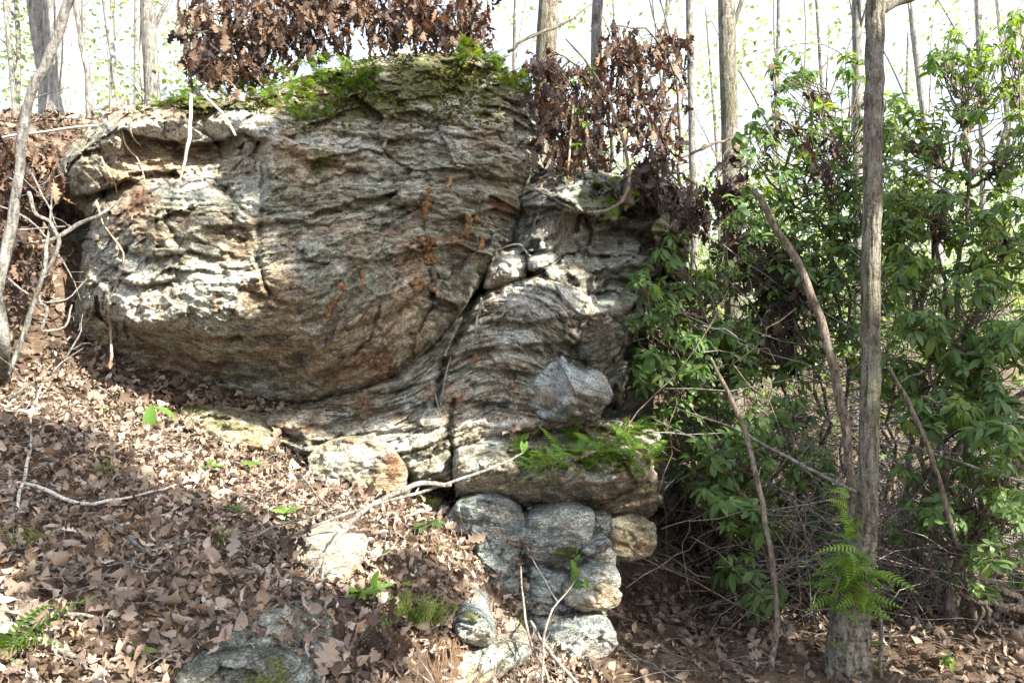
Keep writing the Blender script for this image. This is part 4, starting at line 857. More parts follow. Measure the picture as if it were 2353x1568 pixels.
bg(1228, 240, 1262, -20, 7.4, 48, 'grey-brown trunk rising just behind the right shoulder of the boulder', 'bark', False)
bg(1318, 240, 1374, -20, 8.6, 27, 'slender trunk leaning right, next beyond the boulder shoulder trunk', 'bark_mid', True, 300, 0.15)
bg(1160, 140, 1186, -20, 6.8, 9, 'thin forked sapling growing out of the boulder top', 'twig', False)
bg(1588, 640, 1583, -20, 9.0, 17, 'thin straight trunk with dead leaves caught on it, left of the tall mossy one', 'bark_mid', True, 300)
bg(1680, 900, 1668, -20, 7.6, 40, 'tall straight grey trunk with moss, between outcrop and laurel thicket', 'bark', False)
bg(1960, 700, 1968, -20, 9.5, 22, 'grey trunk partly hidden behind the laurel left of the front tree', 'bark_mid', True, 300)
bg(2180, 700, 2090, -20, 11, 17, 'pale trunk slanting left behind the laurel at upper right', 'bark_pale', True, 400)
bg(2260, 650, 2246, -20, 12, 16, 'pale straight trunk seen between laurel tops at far right', 'bark_pale', True, 400)
# young leafy trees further off, leaf colour paled in place of haze
for (u, v, Y, w, lab) in ((1760, 800, 17, 14, 'slim far tree with yellow-green leaves right of the tall mossy trunk'), (1500, 760, 16, 12, 'slim far tree with pale leaves behind the drooping dead branches'), (1880, 790, 21, 14, 'far spring-green tree low behind the middle of the laurel thicket'), (2060, 790, 24, 14, 'far spring-green tree directly behind the front trunk'), (1640, 790, 26, 13, 'far pale tree between the two straight trunks'), (2300, 790, 20, 14, 'far spring-green tree behind the laurel at the right edge'),
                         (20, 330, 17, 13, 'far yellow-green tree at the left edge beyond the thick trunk'), (240, 300, 20, 12, 'far yellow-green tree between thick trunk and grey trunk'), (420, 290, 22, 12, 'far pale tree just left of the hanging dead leaves'), (1420, 500, 22, 10, 'far pale-leaved tree behind the oak-leaf curtain')):
    b = P(u, v, Y); b[2] = float(ground_h(np.array([b[0]]), np.array([b[1]]))[0])
    H = 9 + R.random() * 3; path = [b, b + (0.2, 0, H * .4), b + (R.uniform(-.5, .5), 0, H)]
    cr = []; lb = []
    for k in range(9):
        a = 0.12 + 0.8 * k / 9; c = b + np.array((R.uniform(-1.7, 1.7), R.uniform(-1, 1.5), H * a)); cr.append((c, R.uniform(0.8, 1.6), 200 if k < 4 else 90)); lb.append((a * 0.8, [c], 0.03))
    tree(lab, path, [w / FPX * Y / 2, w / FPX * Y / 2.4, 0.03], 'bark_mid', lb, cr, size=0.13, group='young spring-green trees far behind')

# the woods that close the view: trunks and leaf masses nobody could count
mb = MB(); mc = MB()
for k in range(60):
    y = R.uniform(27, 75); x = R.uniform(-0.9, 0.9) * y; z = float(far_h(np.array([x]), np.array([y]))[0])
    if k < 16:
        r = R.uniform(0.08, 0.2); q = wob(spline([(x, y, z - .3), (x + R.uniform(-.6, .6), y, z + 5), (x + R.uniform(-2, 2), y, z + 14)], 14), .3, k); V, F = tube(q, np.linspace(r, r * .4, 14), 6); mb.add(V, F)
        for j in range(5):
            o = q[R.randint(4, 12)]; V, F = tube(wob(spline([o, o + np.array((R.uniform(-1, 1), 0, .8)), o + np.array((R.uniform(-2.5, 2.5), R.uniform(-1, 1), R.uniform(1, 2.5)))], 8), .15, j), np.linspace(r * .35, .02, 8), 4, cap=False); mb.add(V, F)
    for j in range(8): crown_leaves(mc, (x + R.uniform(-4, 4), y + R.uniform(-2, 2), z + (R.uniform(0.3, 5.0) if j < 7 else R.uniform(5, 15))), R.uniform(1.5, 3.0), 130, 0.24)
tag(mb.build('distant_trunks', M['bark_pale']), kind='stuff'); tag(mc.build('distant_foliage', M['spring']), kind='stuff')

# low brush and saplings in the middle distance
mb = MB(); mt = MB()
for k in range(250):
    y = R.uniform(9, 26); x = R.uniform(0.18, 0.72) * y if k % 5 else R.uniform(-0.7, -0.3) * y
    z = float(ground_h(np.array([x]), np.array([y]))[0]); h = R.uniform(0.4, 1.9) if k < 205 or y < 12 else R.uniform(2.0, 4.5)
    for j in range(3):
        q = spline([(x, y, z), (x + R.uniform(-.2, .2), y, z + h * .6), (x + R.uniform(-.6, .6), y + R.uniform(-.3, .3), z + h * R.uniform(.8, 1.3))], 7); V, F = tube(q, np.linspace(.012, .004, 7), 4, cap=False); mt.add(V, F)
    for j in range(1 if h < 2 else 4): crown_leaves(mb, (x + (R.uniform(-.8, .8) if j else 0), y, z + h * (.75 if not j else R.uniform(.3, 1.1))), R.uniform(.4, .9) * (1 if h < 2 else 1.3), 60 if h < 2 else 110, .085 if h < 2 else .11)
tag(mb.build('undergrowth', M['spring']), kind='stuff'); tag(mt.build('brushwood', M['twig']), kind='stuff')

# front tree: fern-ringed base, straight stem, moss and pale bark
t = thing('tree', P(1945, 1650, 3.75), 'mossy straight tree in front of the laurel, with a swollen base ringed by ferns', 'tree')
Y0 = 3.75
trunk_mesh(px([(1940, 1700, Y0), (1944, 1600, Y0), (1950, 1480, Y0), (1957, 1370, Y0), (1982, 1250, Y0), (1992, 1120, Y0), (1998, 850, Y0), (2003, 420, Y0), (2012, 0, Y0), (2030, -500, Y0 + .1), (2040, -1200, Y0)]), [c / FPX * Y0 for c in (82, 57, 46, 40, 29, 22, 21, 20, 19, 17, 10)], 64, 'bark', t, 0.13, 220, nf=(24, 3.0))
trunk_mesh(px([(2012, 30, Y0), (2050, 10, Y0), (2110, -10, Y0 + .1), (2250, -80, Y0 + .2), (2450, -180, Y0 + .2)]), [0.03, 0.02, 0.016, 0.01], 8, 'bark', t, 0.05, 20, 'limb')
mb = MB()
for c, r_ in ((P(2100, -700, 3.6), 0.5), (P(1950, -900, 3.8), 0.5), (P(2500, -250, 4.0), 0.35)): crown_leaves(mb, c, r_, 130, 0.07)
mb.build('crown', M['canopy'], t)
# unseen trees added to dapple the light, leaf clumps set along chosen sun rays
def shade_tree(label, base, clumps, n_leaf=620):
    base = np.array((base[0], base[1], gh1(*base))); t = thing('tree', base, label, 'tree', 'unseen shade trees added beside the viewpoint')
    C = [np.array(P(u, v, Y)) + SUN * s for u, v, Y, s, r, k in clumps]; cm = np.mean(C, 0); top = base * 0.25 + cm * 0.75; top[2] = cm[2] * 0.8
    q, r = trunk_mesh([base, (base * 2 + top) / 3 + (0.1, 0, 0.3), top], [0.2, 0.15, 0.08], 14, 'bark_mid', t)
    mb = MB()
    for c, (u, v, Y, s, rr, k) in zip(C, clumps):
        n = 12; sp = wob(spline([q[-1] * .7 + q[-8] * .3, (q[-1] + c) / 2 + (0, 0, .15), c], n), 0.05, R.randint(0, 99)); V, F = tube(sp, np.linspace(0.06, 0.015, n), 6); MB().add(V, F, 0).build('limb', M['bark_mid'], t)
        crown_leaves(mb, c, rr, int(n_leaf * k), 0.13, flat=0.9)
    mb.build('crown', M['canopy'], t)
SHADE = [
    ('unseen leafy tree added right of the viewpoint to shade the boulder face', (6.5, 0.5), [(400, 520, 4.5, 9.3, .40, .13), (760, 330, 4.7, 9, .42, 1), (900, 250, 4.9, 9.5, .45, 1), (1050, 300, 4.9, 9, .5, 1.2), (850, 480, 4.6, 9, .46, 1.2), (1000, 520, 4.7, 9.4, .48, 1.2), (720, 460, 4.6, 9.2, .25, .6), (780, 620, 4.5, 9, .3, .7), (620, 860, 4.7, 9, .3, .5), (820, 960, 4.7, 9.3, .26, .45), (1010, 920, 4.6, 9.1, .26, .45), (1180, 800, 4.6, 9.2, .22, .45), (1080, 470, 4.9, 9, .3, .8), (880, 650, 4.5, 9.2, .34, .6), (960, 700, 4.7, 9, .22, .4)]),
    ('unseen leafy tree added behind the viewpoint to shade the leaf slope', (4.6, -3.6), [(250, 1230, 3.0, 8, .46, 1.2), (450, 1220, 3.1, 8.2, .34, 1.0), (620, 1500, 2.4, 8, .26, .9), (1000, 1330, 3.3, 8, .2, .5), (140, 1130, 3.2, 8, .3, .8), (490, 1350, 2.8, 8, .24, .8), (430, 1380, 2.6, 8, .3, .8), (60, 1020, 3.5, 8, .35, 1), (830, 1450, 2.75, 8.1, .2, .6), (620, 1500, 2.3, 8, .22, .7), (250, 1330, 2.6, 8.1, .2, .5)]),
    ('unseen tall leafy tree added right of the laurel thicket to shade the gully', (9.0, 2.5), [(1390, 840, 4.8, 10, .28, .8), (1300, 900, 4.5, 10, .35, 1), (1330, 1100, 4.1, 10, .42, 1.1), (1480, 600, 5.2, 10, .45, 1.2), (1550, 480, 5.4, 10, .3, .8), (1500, 1350, 4.8, 10, .6, 1.6), (1540, 1180, 5.8, 10, .6, 1.5), (1650, 1500, 4.0, 10, .5, 1.4), (1800, 1200, 5.5, 10, .8, 2), (2100, 900, 5.0, 10, .5, 1.2), (1400, 470, 5.1, 10, .28, .8), (1420, 620, 5.1, 10, .3, .9), (1340, 560, 4.9, 10, .16, .4), (1650, 800, 5.6, 10.5, .5, 1.2), (2250, 1300, 4.6, 10, .7, 1.6), (1250, 1340, 3.9, 9.6, .22, .5)]),
]
for a in SHADE: shade_tree(*a)
# ------------------------------------------------------------------ laurel thicket
def laurel(label, base, clusters, leaf=0.095, young=0.06, most=300, per=8.5, mat='bark_red', stems=(), dens=2.3):  # young is the share of yellow-green leaves
    bu, bv, bY = base; b = P(bu, bv, bY); b[2] = gh1(b[0], b[1]) - 0.03
    t = thing('laurel_shrub', b, label, 'shrub', 'laurel shrubs of the thicket')
    mats, ym = [], []
    st = MB()
    trunks = []
    C = [P(k[0], k[1], k[2]) for k in clusters]
    for g in range(max(1, min(3, len(C) // 2))):
        tgt = np.mean(C[g::3], 0); d = tgt - b
        sp = wob(spline([b + np.array((R.uniform(-.1, .1), R.uniform(-.1, .1), 0)), b + d * 0.3 + np.array((R.uniform(-.25, .25), R.uniform(-.1, .1), R.uniform(-.05, .1))), b + d * 0.65 + np.array((R.uniform(-.25, .25), R.uniform(-.1, .1), 0)), tgt], 24), 0.10, R.randint(0, 999))
        V, F = tube(sp, np.linspace(0.024, 0.008, 24), 8, 0.08, R.randint(0, 99), nf=(4, 8)); MB().add(V, F, 0).build('stem', M[mat], t); trunks.append(sp)
    for (u, v, Y, ru, rv, n) in clusters:
        n = int(n * dens); c = P(u, v, Y); T = np.concatenate([q[8:20] for q in trunks])
        o = T[(((T - c) ** 2).sum(1) + 0.5 * np.maximum(0, T[:, 2] - c[2] + .15)).argmin()]; d = c - o
        sp = wob(spline([o, o + d * 0.5 + np.array((R.uniform(-.1, .1), R.uniform(-.1, .1), R.uniform(-.12, .02))), c], 22), 0.06, R.randint(0, 999))
        rad = np.linspace(0.011, 0.005, 22) * R.uniform(0.8, 1.25)
        V, F = tube(sp, rad, 7, 0.08, R.randint(0, 99), nf=(4, 8))
        MB().add(V, F, 0).build('stem', M[mat], t)
        for k in range(n):
            while True:
                a, e, f = R.uniform(-1, 1), R.uniform(-1, 1), R.uniform(-1, 1)
                if a * a + e * e + f * f < 1: break
            w = P(u + a * ru, v + e * rv, Y + f * 0.5)
            if w[2] < gh1(w[0], w[1]) + 0.05: continue
            s = sp[int(R.uniform(0.5, 1.0) * 21)]
            tw = wob(spline([s, (s + w) / 2 + np.array((R.uniform(-.06, .06), R.uniform(-.06, .06), R.uniform(-.1, .0))), w], 7), 0.03, R.randint(0, 999))
            V, F = tube(tw, np.linspace(0.0055, 0.0026, 7), 4, cap=False); st.add(V, F)
            ax = Vector(tw[-1] - tw[-2]).normalized() * 0.6 + Vector((R.uniform(-.3, .3), R.uniform(-.5, .1), 0.75)); ax.normalize()
            m0 = ax.to_track_quat('Z', 'Y').to_matrix(); nl = max(4, int(R.gauss(per, 1.3))); ph = R.uniform(0, 6.3); L = leaf * R.uniform(0.5, 1.2); el = R.uniform(-0.8, 0.35); yg = R.random() < young
            for i in range(nl):
                al = ph + i * 6.283 / nl + R.uniform(-.25, .25)
                dl = m0 @ Vector((math.cos(al), math.sin(al), el + R.uniform(-.2, .35)))
                (ym if yg else mats).append(mat4(w - np.array(ax) * R.uniform(0, .055), basis(dl, m0 @ Vector((0, 0, 1)), R.uniform(-.4, .4)), (L * R.uniform(0.85, 1.3), L * R.uniform(.7, 1.2), L)))
    st.build('twigs', M['twig_brown'], t)['kind'] = 'stuff'
    for pts, rr in stems:
        q = wob(spline(px(pts), 26), 0.03, R.randint(0, 99)); V, F = tube(q, np.interp(np.linspace(0, 1, 26), np.linspace(0, 1, len(rr)), rr), 9, 0.09, 3, nf=(5, 6))
        MB().add(V, F, 0).build('stem', M[mat], t)
    k = int(most * len(ym) / max(1, len(mats) + len(ym)))
    place_leaves(t, mats, LAURM, LAURV, M['laurel'], most - k)
    if ym: place_leaves(t, ym, YELLOWM, LAURV, M['laurel_yellow'], k, rest='yellow_foliage')
    return t

laurel('tall glossy laurel filling the upper right corner, sunlit yellow-green at its top', (2250, 1420, 5.1), [(2240, 170, 5.2, 150, 110, 26), (2120, 320, 5.3, 110, 110, 24), (2300, 330, 5.0, 100, 110, 22), (2170, 470, 5.0, 150, 90, 30), (2310, 540, 4.7, 100, 100, 24), (2080, 470, 5.2, 80, 90, 18), (2330, 90, 5.2, 50, 70, 8), (2170, 100, 5.3, 70, 60, 7), (2040, 560, 5.2, 70, 80, 12)], 0.085, 0.42)  # large share of yellow-green leaves puts the sunlit look into the colour
laurel('laurel with airy top standing just left of the front trunk against the sky', (2040, 1300, 6.2), [(1900, 180, 6.2, 150, 90, 16), (1820, 280, 6.1, 110, 80, 15), (1940, 330, 6.0, 120, 90, 20), (1850, 410, 5.9, 130, 70, 18), (1950, 500, 5.8, 120, 90, 24), (1740, 330, 6.1, 60, 70, 7), (2050, 280, 6.0, 70, 100, 12), (2030, 440, 5.9, 70, 70, 14), (2030, 620, 5.8, 70, 90, 14), (1990, 780, 5.8, 90, 80, 14)], 0.095, 0.10)
laurel('dark laurel at mid height between the tall mossy trunk and the front trunk', (1870, 1250, 6.0), [(1760, 480, 6.0, 100, 70, 16), (1800, 560, 5.8, 130, 80, 26), (1910, 620, 5.6, 120, 80, 26), (1760, 660, 5.8, 120, 70, 18), (1880, 720, 5.9, 110, 80, 16), (1720, 760, 5.8, 90, 80, 14), (1820, 820, 5.8, 110, 70, 14)], 0.09, 0.05)
laurel('low dark laurel leaning against the right end of the outcrop', (1620, 1230, 5.7), [(1560, 800, 5.2, 110, 80, 30), (1650, 750, 5.4, 90, 60, 20), (1500, 840, 5.0, 60, 50, 14), (1690, 810, 5.4, 80, 60, 16), (1590, 930, 5.3, 90, 45, 16), (1560, 660, 5.3, 70, 70, 18), (1640, 620, 5.7, 70, 70, 14), (1500, 720, 5.0, 60, 60, 12), (1540, 560, 5.2, 50, 60, 14), (1480, 640, 5.0, 40, 50, 9), (1640, 860, 5.2, 110, 50, 18), (1560, 1000, 5.4, 70, 60, 10)], 0.085, 0.03)
laurel('dim shrub crowding the gap between the outcrop and the gully floor', (1640, 1150, 6.6), [(1560, 1000, 6.3, 80, 60, 14), (1640, 960, 6.5, 90, 60, 14), (1600, 1080, 6.2, 80, 50, 12), (1700, 1060, 6.3, 80, 60, 12), (1560, 900, 6.4, 60, 60, 10), (1760, 1120, 6.0, 80, 60, 10)], 0.09, 0.05)
laurel('sparse laurel with drooping whorls low beside the slanting dead stem', (1790, 1400, 4.9), [(1690, 1060, 4.7, 90, 60, 13), (1760, 980, 4.8, 80, 60, 10), (1650, 1130, 4.7, 70, 50, 9), (1740, 1190, 4.6, 80, 50, 9), (1690, 1290, 4.5, 60, 40, 7), (1765, 1370, 4.4, 40, 40, 4), (1860, 1060, 5.0, 60, 60, 8), (1640, 1010, 5.0, 70, 60, 9), (1830, 930, 5.2, 70, 60, 10), (1900, 1180, 5.2, 60, 70, 7)], 0.095, 0.03, stems=[([(1790, 1420, 4.9), (1850, 1330, 5.1), (1930, 1230, 5.2), (1990, 1130, 5.2)], [.02, .012])])
laurel('laurel with broad whorls at middle right beside the front trunk', (2180, 1450, 4.6), [(2130, 740, 4.7, 90, 70, 16), (2240, 790, 4.6, 100, 80, 20), (2320, 760, 4.4, 70, 80, 14), (2160, 930, 4.5, 100, 80, 16), (2290, 960, 4.3, 80, 80, 16), (2100, 620, 4.9, 80, 70, 16), (2250, 640, 4.7, 100, 60, 16), (2060, 860, 4.9, 60, 70, 12), (2230, 880, 4.6, 90, 60, 12)], 0.095, 0.12,
       stems=[([(2110, 1450, 4.7), (2105, 1330, 4.7), (2120, 1180, 4.7), (2180, 1060, 4.7), (2270, 960, 4.8), (2352, 900, 4.9)], [.034, .03, .024, .016]), ([(2110, 1350, 4.7), (2075, 1230, 4.8), (2090, 1050, 4.9), (2120, 860, 5.0)], [.02, .016, .012])])
laurel('low laurel in the bottom right corner with bent dark trunks', (2330, 1520, 4.3), [(2250, 1080, 4.3, 90, 60, 10), (2325, 1150, 4.1, 60, 60, 9), (2180, 1170, 4.3, 70, 50, 8), (2280, 1250, 4.1, 80, 50, 9), (2120, 1060, 4.5, 60, 50, 6), (2290, 1525, 4.0, 60, 25, 2), (2180, 1515, 4.0, 60, 25, 2), (2100, 1180, 4.6, 60, 60, 7), (2330, 1050, 4.1, 50, 50, 8), (2220, 1350, 4.4, 70, 40, 4)], 0.08, 0.03,
       stems=[([(2240, 1500, 4.3), (2190, 1430, 4.3), (2200, 1330, 4.3), (2260, 1200, 4.4), (2352, 1060, 4.5), (2420, 980, 4.5)], [.045, .035, .03, .022]), ([(2180, 1520, 4.4), (2230, 1440, 4.4), (2300, 1400, 4.3), (2400, 1385, 4.3)], [.028, .024, .02])])
laurel('laurel half outside the right edge of the view behind the corner shrub', (2560, 1400, 4.9), [(2420, 300, 5.1, 110, 140, 16), (2480, 560, 5.0, 120, 140, 18), (2430, 860, 4.8, 90, 120, 14), (2460, 1120, 4.6, 80, 120, 10), (2600, 760, 5.0, 120, 200, 18)], 0.085, 0.15, most=150)
laurel('far part of the laurel thicket, small-leaved and dim, behind the rest', (2000, 1050, 8.3), [(1900, 800, 8, 160, 90, 26), (2080, 680, 8, 170, 100, 34), (2250, 700, 8.2, 160, 110, 34), (1760, 760, 8, 120, 80, 20), (2080, 880, 7.8, 170, 90, 26), (2280, 900, 7.6, 120, 90, 20), (1820, 930, 7.6, 150, 60, 16), (1650, 900, 8.0, 110, 60, 14), (2000, 1000, 7.4, 200, 60, 20), (2260, 1040, 7.2, 130, 60, 16), (1860, 1160, 6.5, 100, 50, 10), (2080, 1190, 6.2, 110, 50, 11), (2260, 1180, 6.0, 100, 50, 10), (1960, 1280, 5.6, 70, 50, 7), (2140, 1320, 5.3, 80, 50, 8), (2300, 1330, 5.0, 70, 50, 6), (1850, 1330, 5.3, 50, 40, 4), (1620, 700, 8.2, 70, 110, 16)], 0.09, 0.08, most=200)

# tangle of thin grey stems under the laurels
mb = MB(); mt = MB()
for k in range(1700):
    u = R.uniform(1520, 2400); v = R.uniform(640, 1560); Y = R.uniform(4.6, 9.5)
    if v > 1150: Y = R.uniform(4.2, 6.5)
    p = P(u, v, Y)
    g = gh1(p[0], p[1])
    if u < 1760 and v > 880 and k % 4: continue
    if p[2] < g + 0.03: p[2] = g + R.uniform(0.03, 0.35)
    if k % 2: p = np.array((p[0], p[1], g + abs(R.gauss(0, 0.5)) + .03))
    d = np.array((R.gauss(0, 1), R.gauss(0, .6), R.gauss(0, .55))); d = d / np.linalg.norm(d) * R.uniform(0.2, 0.75)
    q = wob(spline([p - d, p + np.array((R.uniform(-.05, .05), 0, R.uniform(-.1, .1))), p + d], 8), 0.08, k)
    V, F = tube(q, np.linspace(1, .5, 8) * R.uniform(0.002, 0.0055), 4, cap=False); (mb if k % 4 else mt).add(V, F)
tag(mb.build('brushwood', M['twig']), kind='stuff'); tag(mt.build('brushwood', M['twig_brown']), kind='stuff')

# ------------------------------------------------------------------ dead oak leaves hanging from broken branches
def dead_branch(label, zones, boughs, leaf=0.105, mat='dead', group='dead-leaf branches draped over the outcrop', most=300, name='dead_branch'):
    u, v, Y = boughs[0][0]
    t = thing(name, P(u, v, Y), label, 'branch', group)
    ends = []
    for pts in boughs:
        q = wob(spline(px(pts), 16), 0.03, R.randint(0, 99)); V, F = tube(q, np.linspace(0.014, 0.005, 16), 6, .08, 2, nf=(4, 10)); MB().add(V, F, 0).build('bough', M['twig_brown'], t); ends += list(q)
    ends = np.array(ends); mats = []; st = MB()
    for (u, v, Y, ru, rv, n) in zones:
        for k in range(max(1, int(n * (1.6 if mat == 'dead' else 1.2)) // 6)):
            c = P(u + ru * R.uniform(-1, 1), v + rv * R.uniform(-1, 1), Y + R.uniform(-.35, .35))
            e = ends[((ends - c) ** 2).sum(1).argmin()]
            q = wob(spline([e, (e + c) / 2 + np.array((0, 0, .03)), c], 6), 0.02, R.randint(0, 99)); V, F = tube(q, np.linspace(.004, .002, 6), 4, cap=False); st.add(V, F)
            for i in range(6):
                o = c + np.array((R.gauss(0, .045), R.gauss(0, .045), R.gauss(0, .05)))
                d = Vector((R.gauss(0, .5), R.gauss(0, .5), R.gauss(-1, .35)))
                mats.append(mat4(o, basis(d, (R.uniform(-1, 1), R.uniform(-1, .2), R.uniform(-.3, .3)), R.uniform(-.6, .6)), (leaf * R.uniform(.5, 1.15), leaf * R.uniform(.6, 1.25), leaf)))
    st.build('twigs', M['twig_brown'], t)['kind'] = 'stuff'
    place_leaves(t, mats, DEADM if mat == 'dead' else DEADDM, DEADV, M[mat], most)
    return t
dead_branch('left bunch of hanging brown oak leaves above the ferns on the boulder', [(530, 20, 5.3, 95, 60, 150), (500, 110, 5.2, 70, 40, 80), (590, 100, 5.4, 50, 70, 80), (475, 150, 5.15, 40, 25, 30), (560, 150, 5.3, 60, 25, 30), (620, 20, 5.4, 50, 60, 70)], [[(560, 230, 5.4), (550, 120, 5.4), (520, 0, 5.4), (500, -120, 5.4)], [(550, 100, 5.4), (600, 20, 5.4), (640, -80, 5.5)]])
dead_branch('middle bunch of hanging brown oak leaves over the boulder', [(690, 30, 5.4, 70, 60, 120), (740, 90, 5.4, 45, 35, 50), (650, 90, 5.4, 30, 50, 40), (770, 10, 5.5, 50, 40, 60), (720, -40, 5.5, 100, 30, 80)], [[(800, 170, 5.5), (800, 60, 5.5), (770, -20, 5.5), (720, -100, 5.5)], [(790, 20, 5.5), (720, 30, 5.45), (660, 60, 5.4)]])
dead_branch('right bunch of hanging brown oak leaves in front of the mossy trunk', [(870, 30, 5.5, 55, 55, 90), (950, 30, 5.5, 60, 50, 100), (1020, 40, 5.5, 50, 55, 80), (1090, 50, 5.6, 30, 40, 40), (920, 90, 5.5, 60, 18, 30), (1060, 80, 5.6, 40, 20, 24), (960, -40, 5.5, 150, 30, 90)], [[(1110, 150, 5.7), (1090, 30, 5.6), (1000, -40, 5.6), (880, -70, 5.5)], [(1000, -40, 5.6), (960, 20, 5.5), (900, 60, 5.5)]])
dead_branch('thick curtain of brown oak leaves hanging right of the boulder shoulder', [(1290, 210, 5.3, 65, 80, 130), (1310, 320, 5.2, 55, 60, 90), (1275, 420, 5.1, 18, 30, 24), (1370, 200, 5.4, 40, 60, 60), (1240, 150, 5.4, 25, 30, 24), (1350, 330, 5.3, 35, 50, 50), (1262, 280, 5.2, 22, 70, 40)], [[(1400, 420, 5.5), (1390, 260, 5.4), (1320, 150, 5.4), (1260, 110, 5.4)], [(1380, 230, 5.4), (1330, 250, 5.3), (1290, 380, 5.2)]])
dead_branch('ragged see-through curtain of brown oak leaves right of the thick one', [(1425, 110, 5.5, 40, 40, 50), (1480, 120, 5.6, 55, 50, 70), (1540, 130, 5.7, 30, 60, 44), (1450, 220, 5.5, 60, 50, 60), (1530, 260, 5.6, 40, 70, 50), (1500, 350, 5.5, 40, 40, 50), (1440, 290, 5.5, 40, 24, 24)], [[(1560, 420, 5.8), (1560, 220, 5.7), (1500, 80, 5.6), (1420, 60, 5.5)], [(1550, 250, 5.7), (1460, 230, 5.5), (1400, 200, 5.5)]])
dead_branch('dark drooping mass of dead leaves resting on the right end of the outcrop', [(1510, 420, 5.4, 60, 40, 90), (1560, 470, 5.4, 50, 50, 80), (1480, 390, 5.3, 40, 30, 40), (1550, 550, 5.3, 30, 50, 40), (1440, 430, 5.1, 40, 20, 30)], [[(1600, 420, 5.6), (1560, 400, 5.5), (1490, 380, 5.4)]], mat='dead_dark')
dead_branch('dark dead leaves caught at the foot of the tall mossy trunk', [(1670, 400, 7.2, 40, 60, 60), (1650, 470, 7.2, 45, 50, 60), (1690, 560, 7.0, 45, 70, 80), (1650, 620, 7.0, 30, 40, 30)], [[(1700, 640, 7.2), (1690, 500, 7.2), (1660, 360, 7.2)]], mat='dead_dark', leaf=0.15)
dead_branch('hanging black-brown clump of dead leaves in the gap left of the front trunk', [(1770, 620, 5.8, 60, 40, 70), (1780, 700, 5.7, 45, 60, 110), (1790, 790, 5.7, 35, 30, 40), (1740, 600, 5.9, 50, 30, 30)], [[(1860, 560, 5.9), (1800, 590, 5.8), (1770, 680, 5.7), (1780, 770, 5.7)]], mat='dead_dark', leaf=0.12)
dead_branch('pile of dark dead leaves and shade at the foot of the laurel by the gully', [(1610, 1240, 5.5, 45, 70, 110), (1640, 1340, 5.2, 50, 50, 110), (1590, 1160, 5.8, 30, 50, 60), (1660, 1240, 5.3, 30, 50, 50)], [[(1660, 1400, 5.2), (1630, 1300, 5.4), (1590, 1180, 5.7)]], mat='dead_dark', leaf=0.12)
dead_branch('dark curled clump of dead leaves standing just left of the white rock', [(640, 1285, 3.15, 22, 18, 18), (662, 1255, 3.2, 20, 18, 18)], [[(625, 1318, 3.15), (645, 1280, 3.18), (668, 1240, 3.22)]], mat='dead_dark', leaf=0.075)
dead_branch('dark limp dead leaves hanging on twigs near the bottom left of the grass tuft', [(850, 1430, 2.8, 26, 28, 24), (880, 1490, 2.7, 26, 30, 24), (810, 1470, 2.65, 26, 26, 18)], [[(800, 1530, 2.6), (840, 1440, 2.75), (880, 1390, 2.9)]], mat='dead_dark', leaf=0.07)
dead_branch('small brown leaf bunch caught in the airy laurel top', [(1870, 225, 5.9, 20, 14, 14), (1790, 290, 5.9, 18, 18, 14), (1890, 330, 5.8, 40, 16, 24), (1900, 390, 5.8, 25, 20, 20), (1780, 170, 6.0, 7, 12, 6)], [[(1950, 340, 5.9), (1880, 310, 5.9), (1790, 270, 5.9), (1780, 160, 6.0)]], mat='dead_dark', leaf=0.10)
dead_branch('red-brown drift of dead leaves hanging on the earth bank at the left edge', [(60, 370, 5.2, 60, 30, 90), (30, 440, 5.0, 40, 40, 70), (60, 600, 4.7, 40, 60, 100), (110, 400, 5.1, 40, 30, 40), (20, 350, 5.3, 30, 30, 40)], [[(0, 320, 5.3), (70, 370, 5.2), (130, 440, 5.1)], [(0, 520, 4.9), (50, 580, 4.8), (80, 660, 4.7)]], leaf=0.12)

# ------------------------------------------------------------------ ferns
FRSM = [mesh_of(v, 'frond', M['fern_brightened']) for v in FRV]
def fern(label, c, n, L, group, out=(0, -1, 0.4), spread=1.0, dry=0.1, name='fern', thick=None, ms=None):
    t = thing(name, c, label, 'fern', group)
    for k in range(n):
        al = R.uniform(0, 6.283); d = Vector((math.cos(al), math.sin(al), R.uniform(0.1, 0.9))) * spread + Vector(out) * R.uniform(0.5, 1.3)
        o = np.array(c) + np.array((R.gauss(0, .02), R.gauss(0, .02), R.gauss(0, .012)))
        if thick: o = np.array(c) + np.array((R.uniform(-1, 1) * thick[0], R.uniform(-1, 1) * thick[1], R.uniform(-1, 1) * thick[2]))
        inst('frond', R.choice(FRDM if R.random() < dry else (ms or FRM)), t, mat4(o, basis(d, (0, -.2, 1), R.uniform(-.6, .6)), L * R.uniform(0.6, 1.25)))
    return t
tl = 'small bright green fern in the mat growing along the boulder top'
for u, v in [(420, 222), (460, 215), (500, 205), (540, 195), (575, 210), (600, 190), (640, 200), (655, 165), (690, 190), (700, 150), (730, 180), (750, 140), (770, 175), (800, 150), (825, 185), (840, 145), (660, 230), (720, 225), (780, 210), (620, 235), (690, 250), (760, 240), (395, 235), (370, 240), (450, 232), (520, 222), (560, 222), (610, 215), (670, 205), (710, 200), (735, 160), (760, 190), (810, 195), (800, 165), (830, 165), (860, 170), (700, 270), (660, 250), (740, 265), (790, 230), (850, 200), (1060, 118), (1085, 128), (1110, 140), (1140, 155), (1170, 172), (1190, 185), (1205, 198), (1150, 140), (1075, 105), (1050, 135), (1100, 120), (1125, 160), (1160, 190), (1180, 200), (1215, 215), (1205, 175), (1130, 135)]:
    p = face(u, v + 8, 0.0, 5.15); p[1] -= 0.02; p[2] += 0.01
    fern(tl, p, R.randint(10, 14), 0.095 if u < 460 else 0.105, 'ferns along the boulder top', (0, -.8, 0.15), dry=.3)
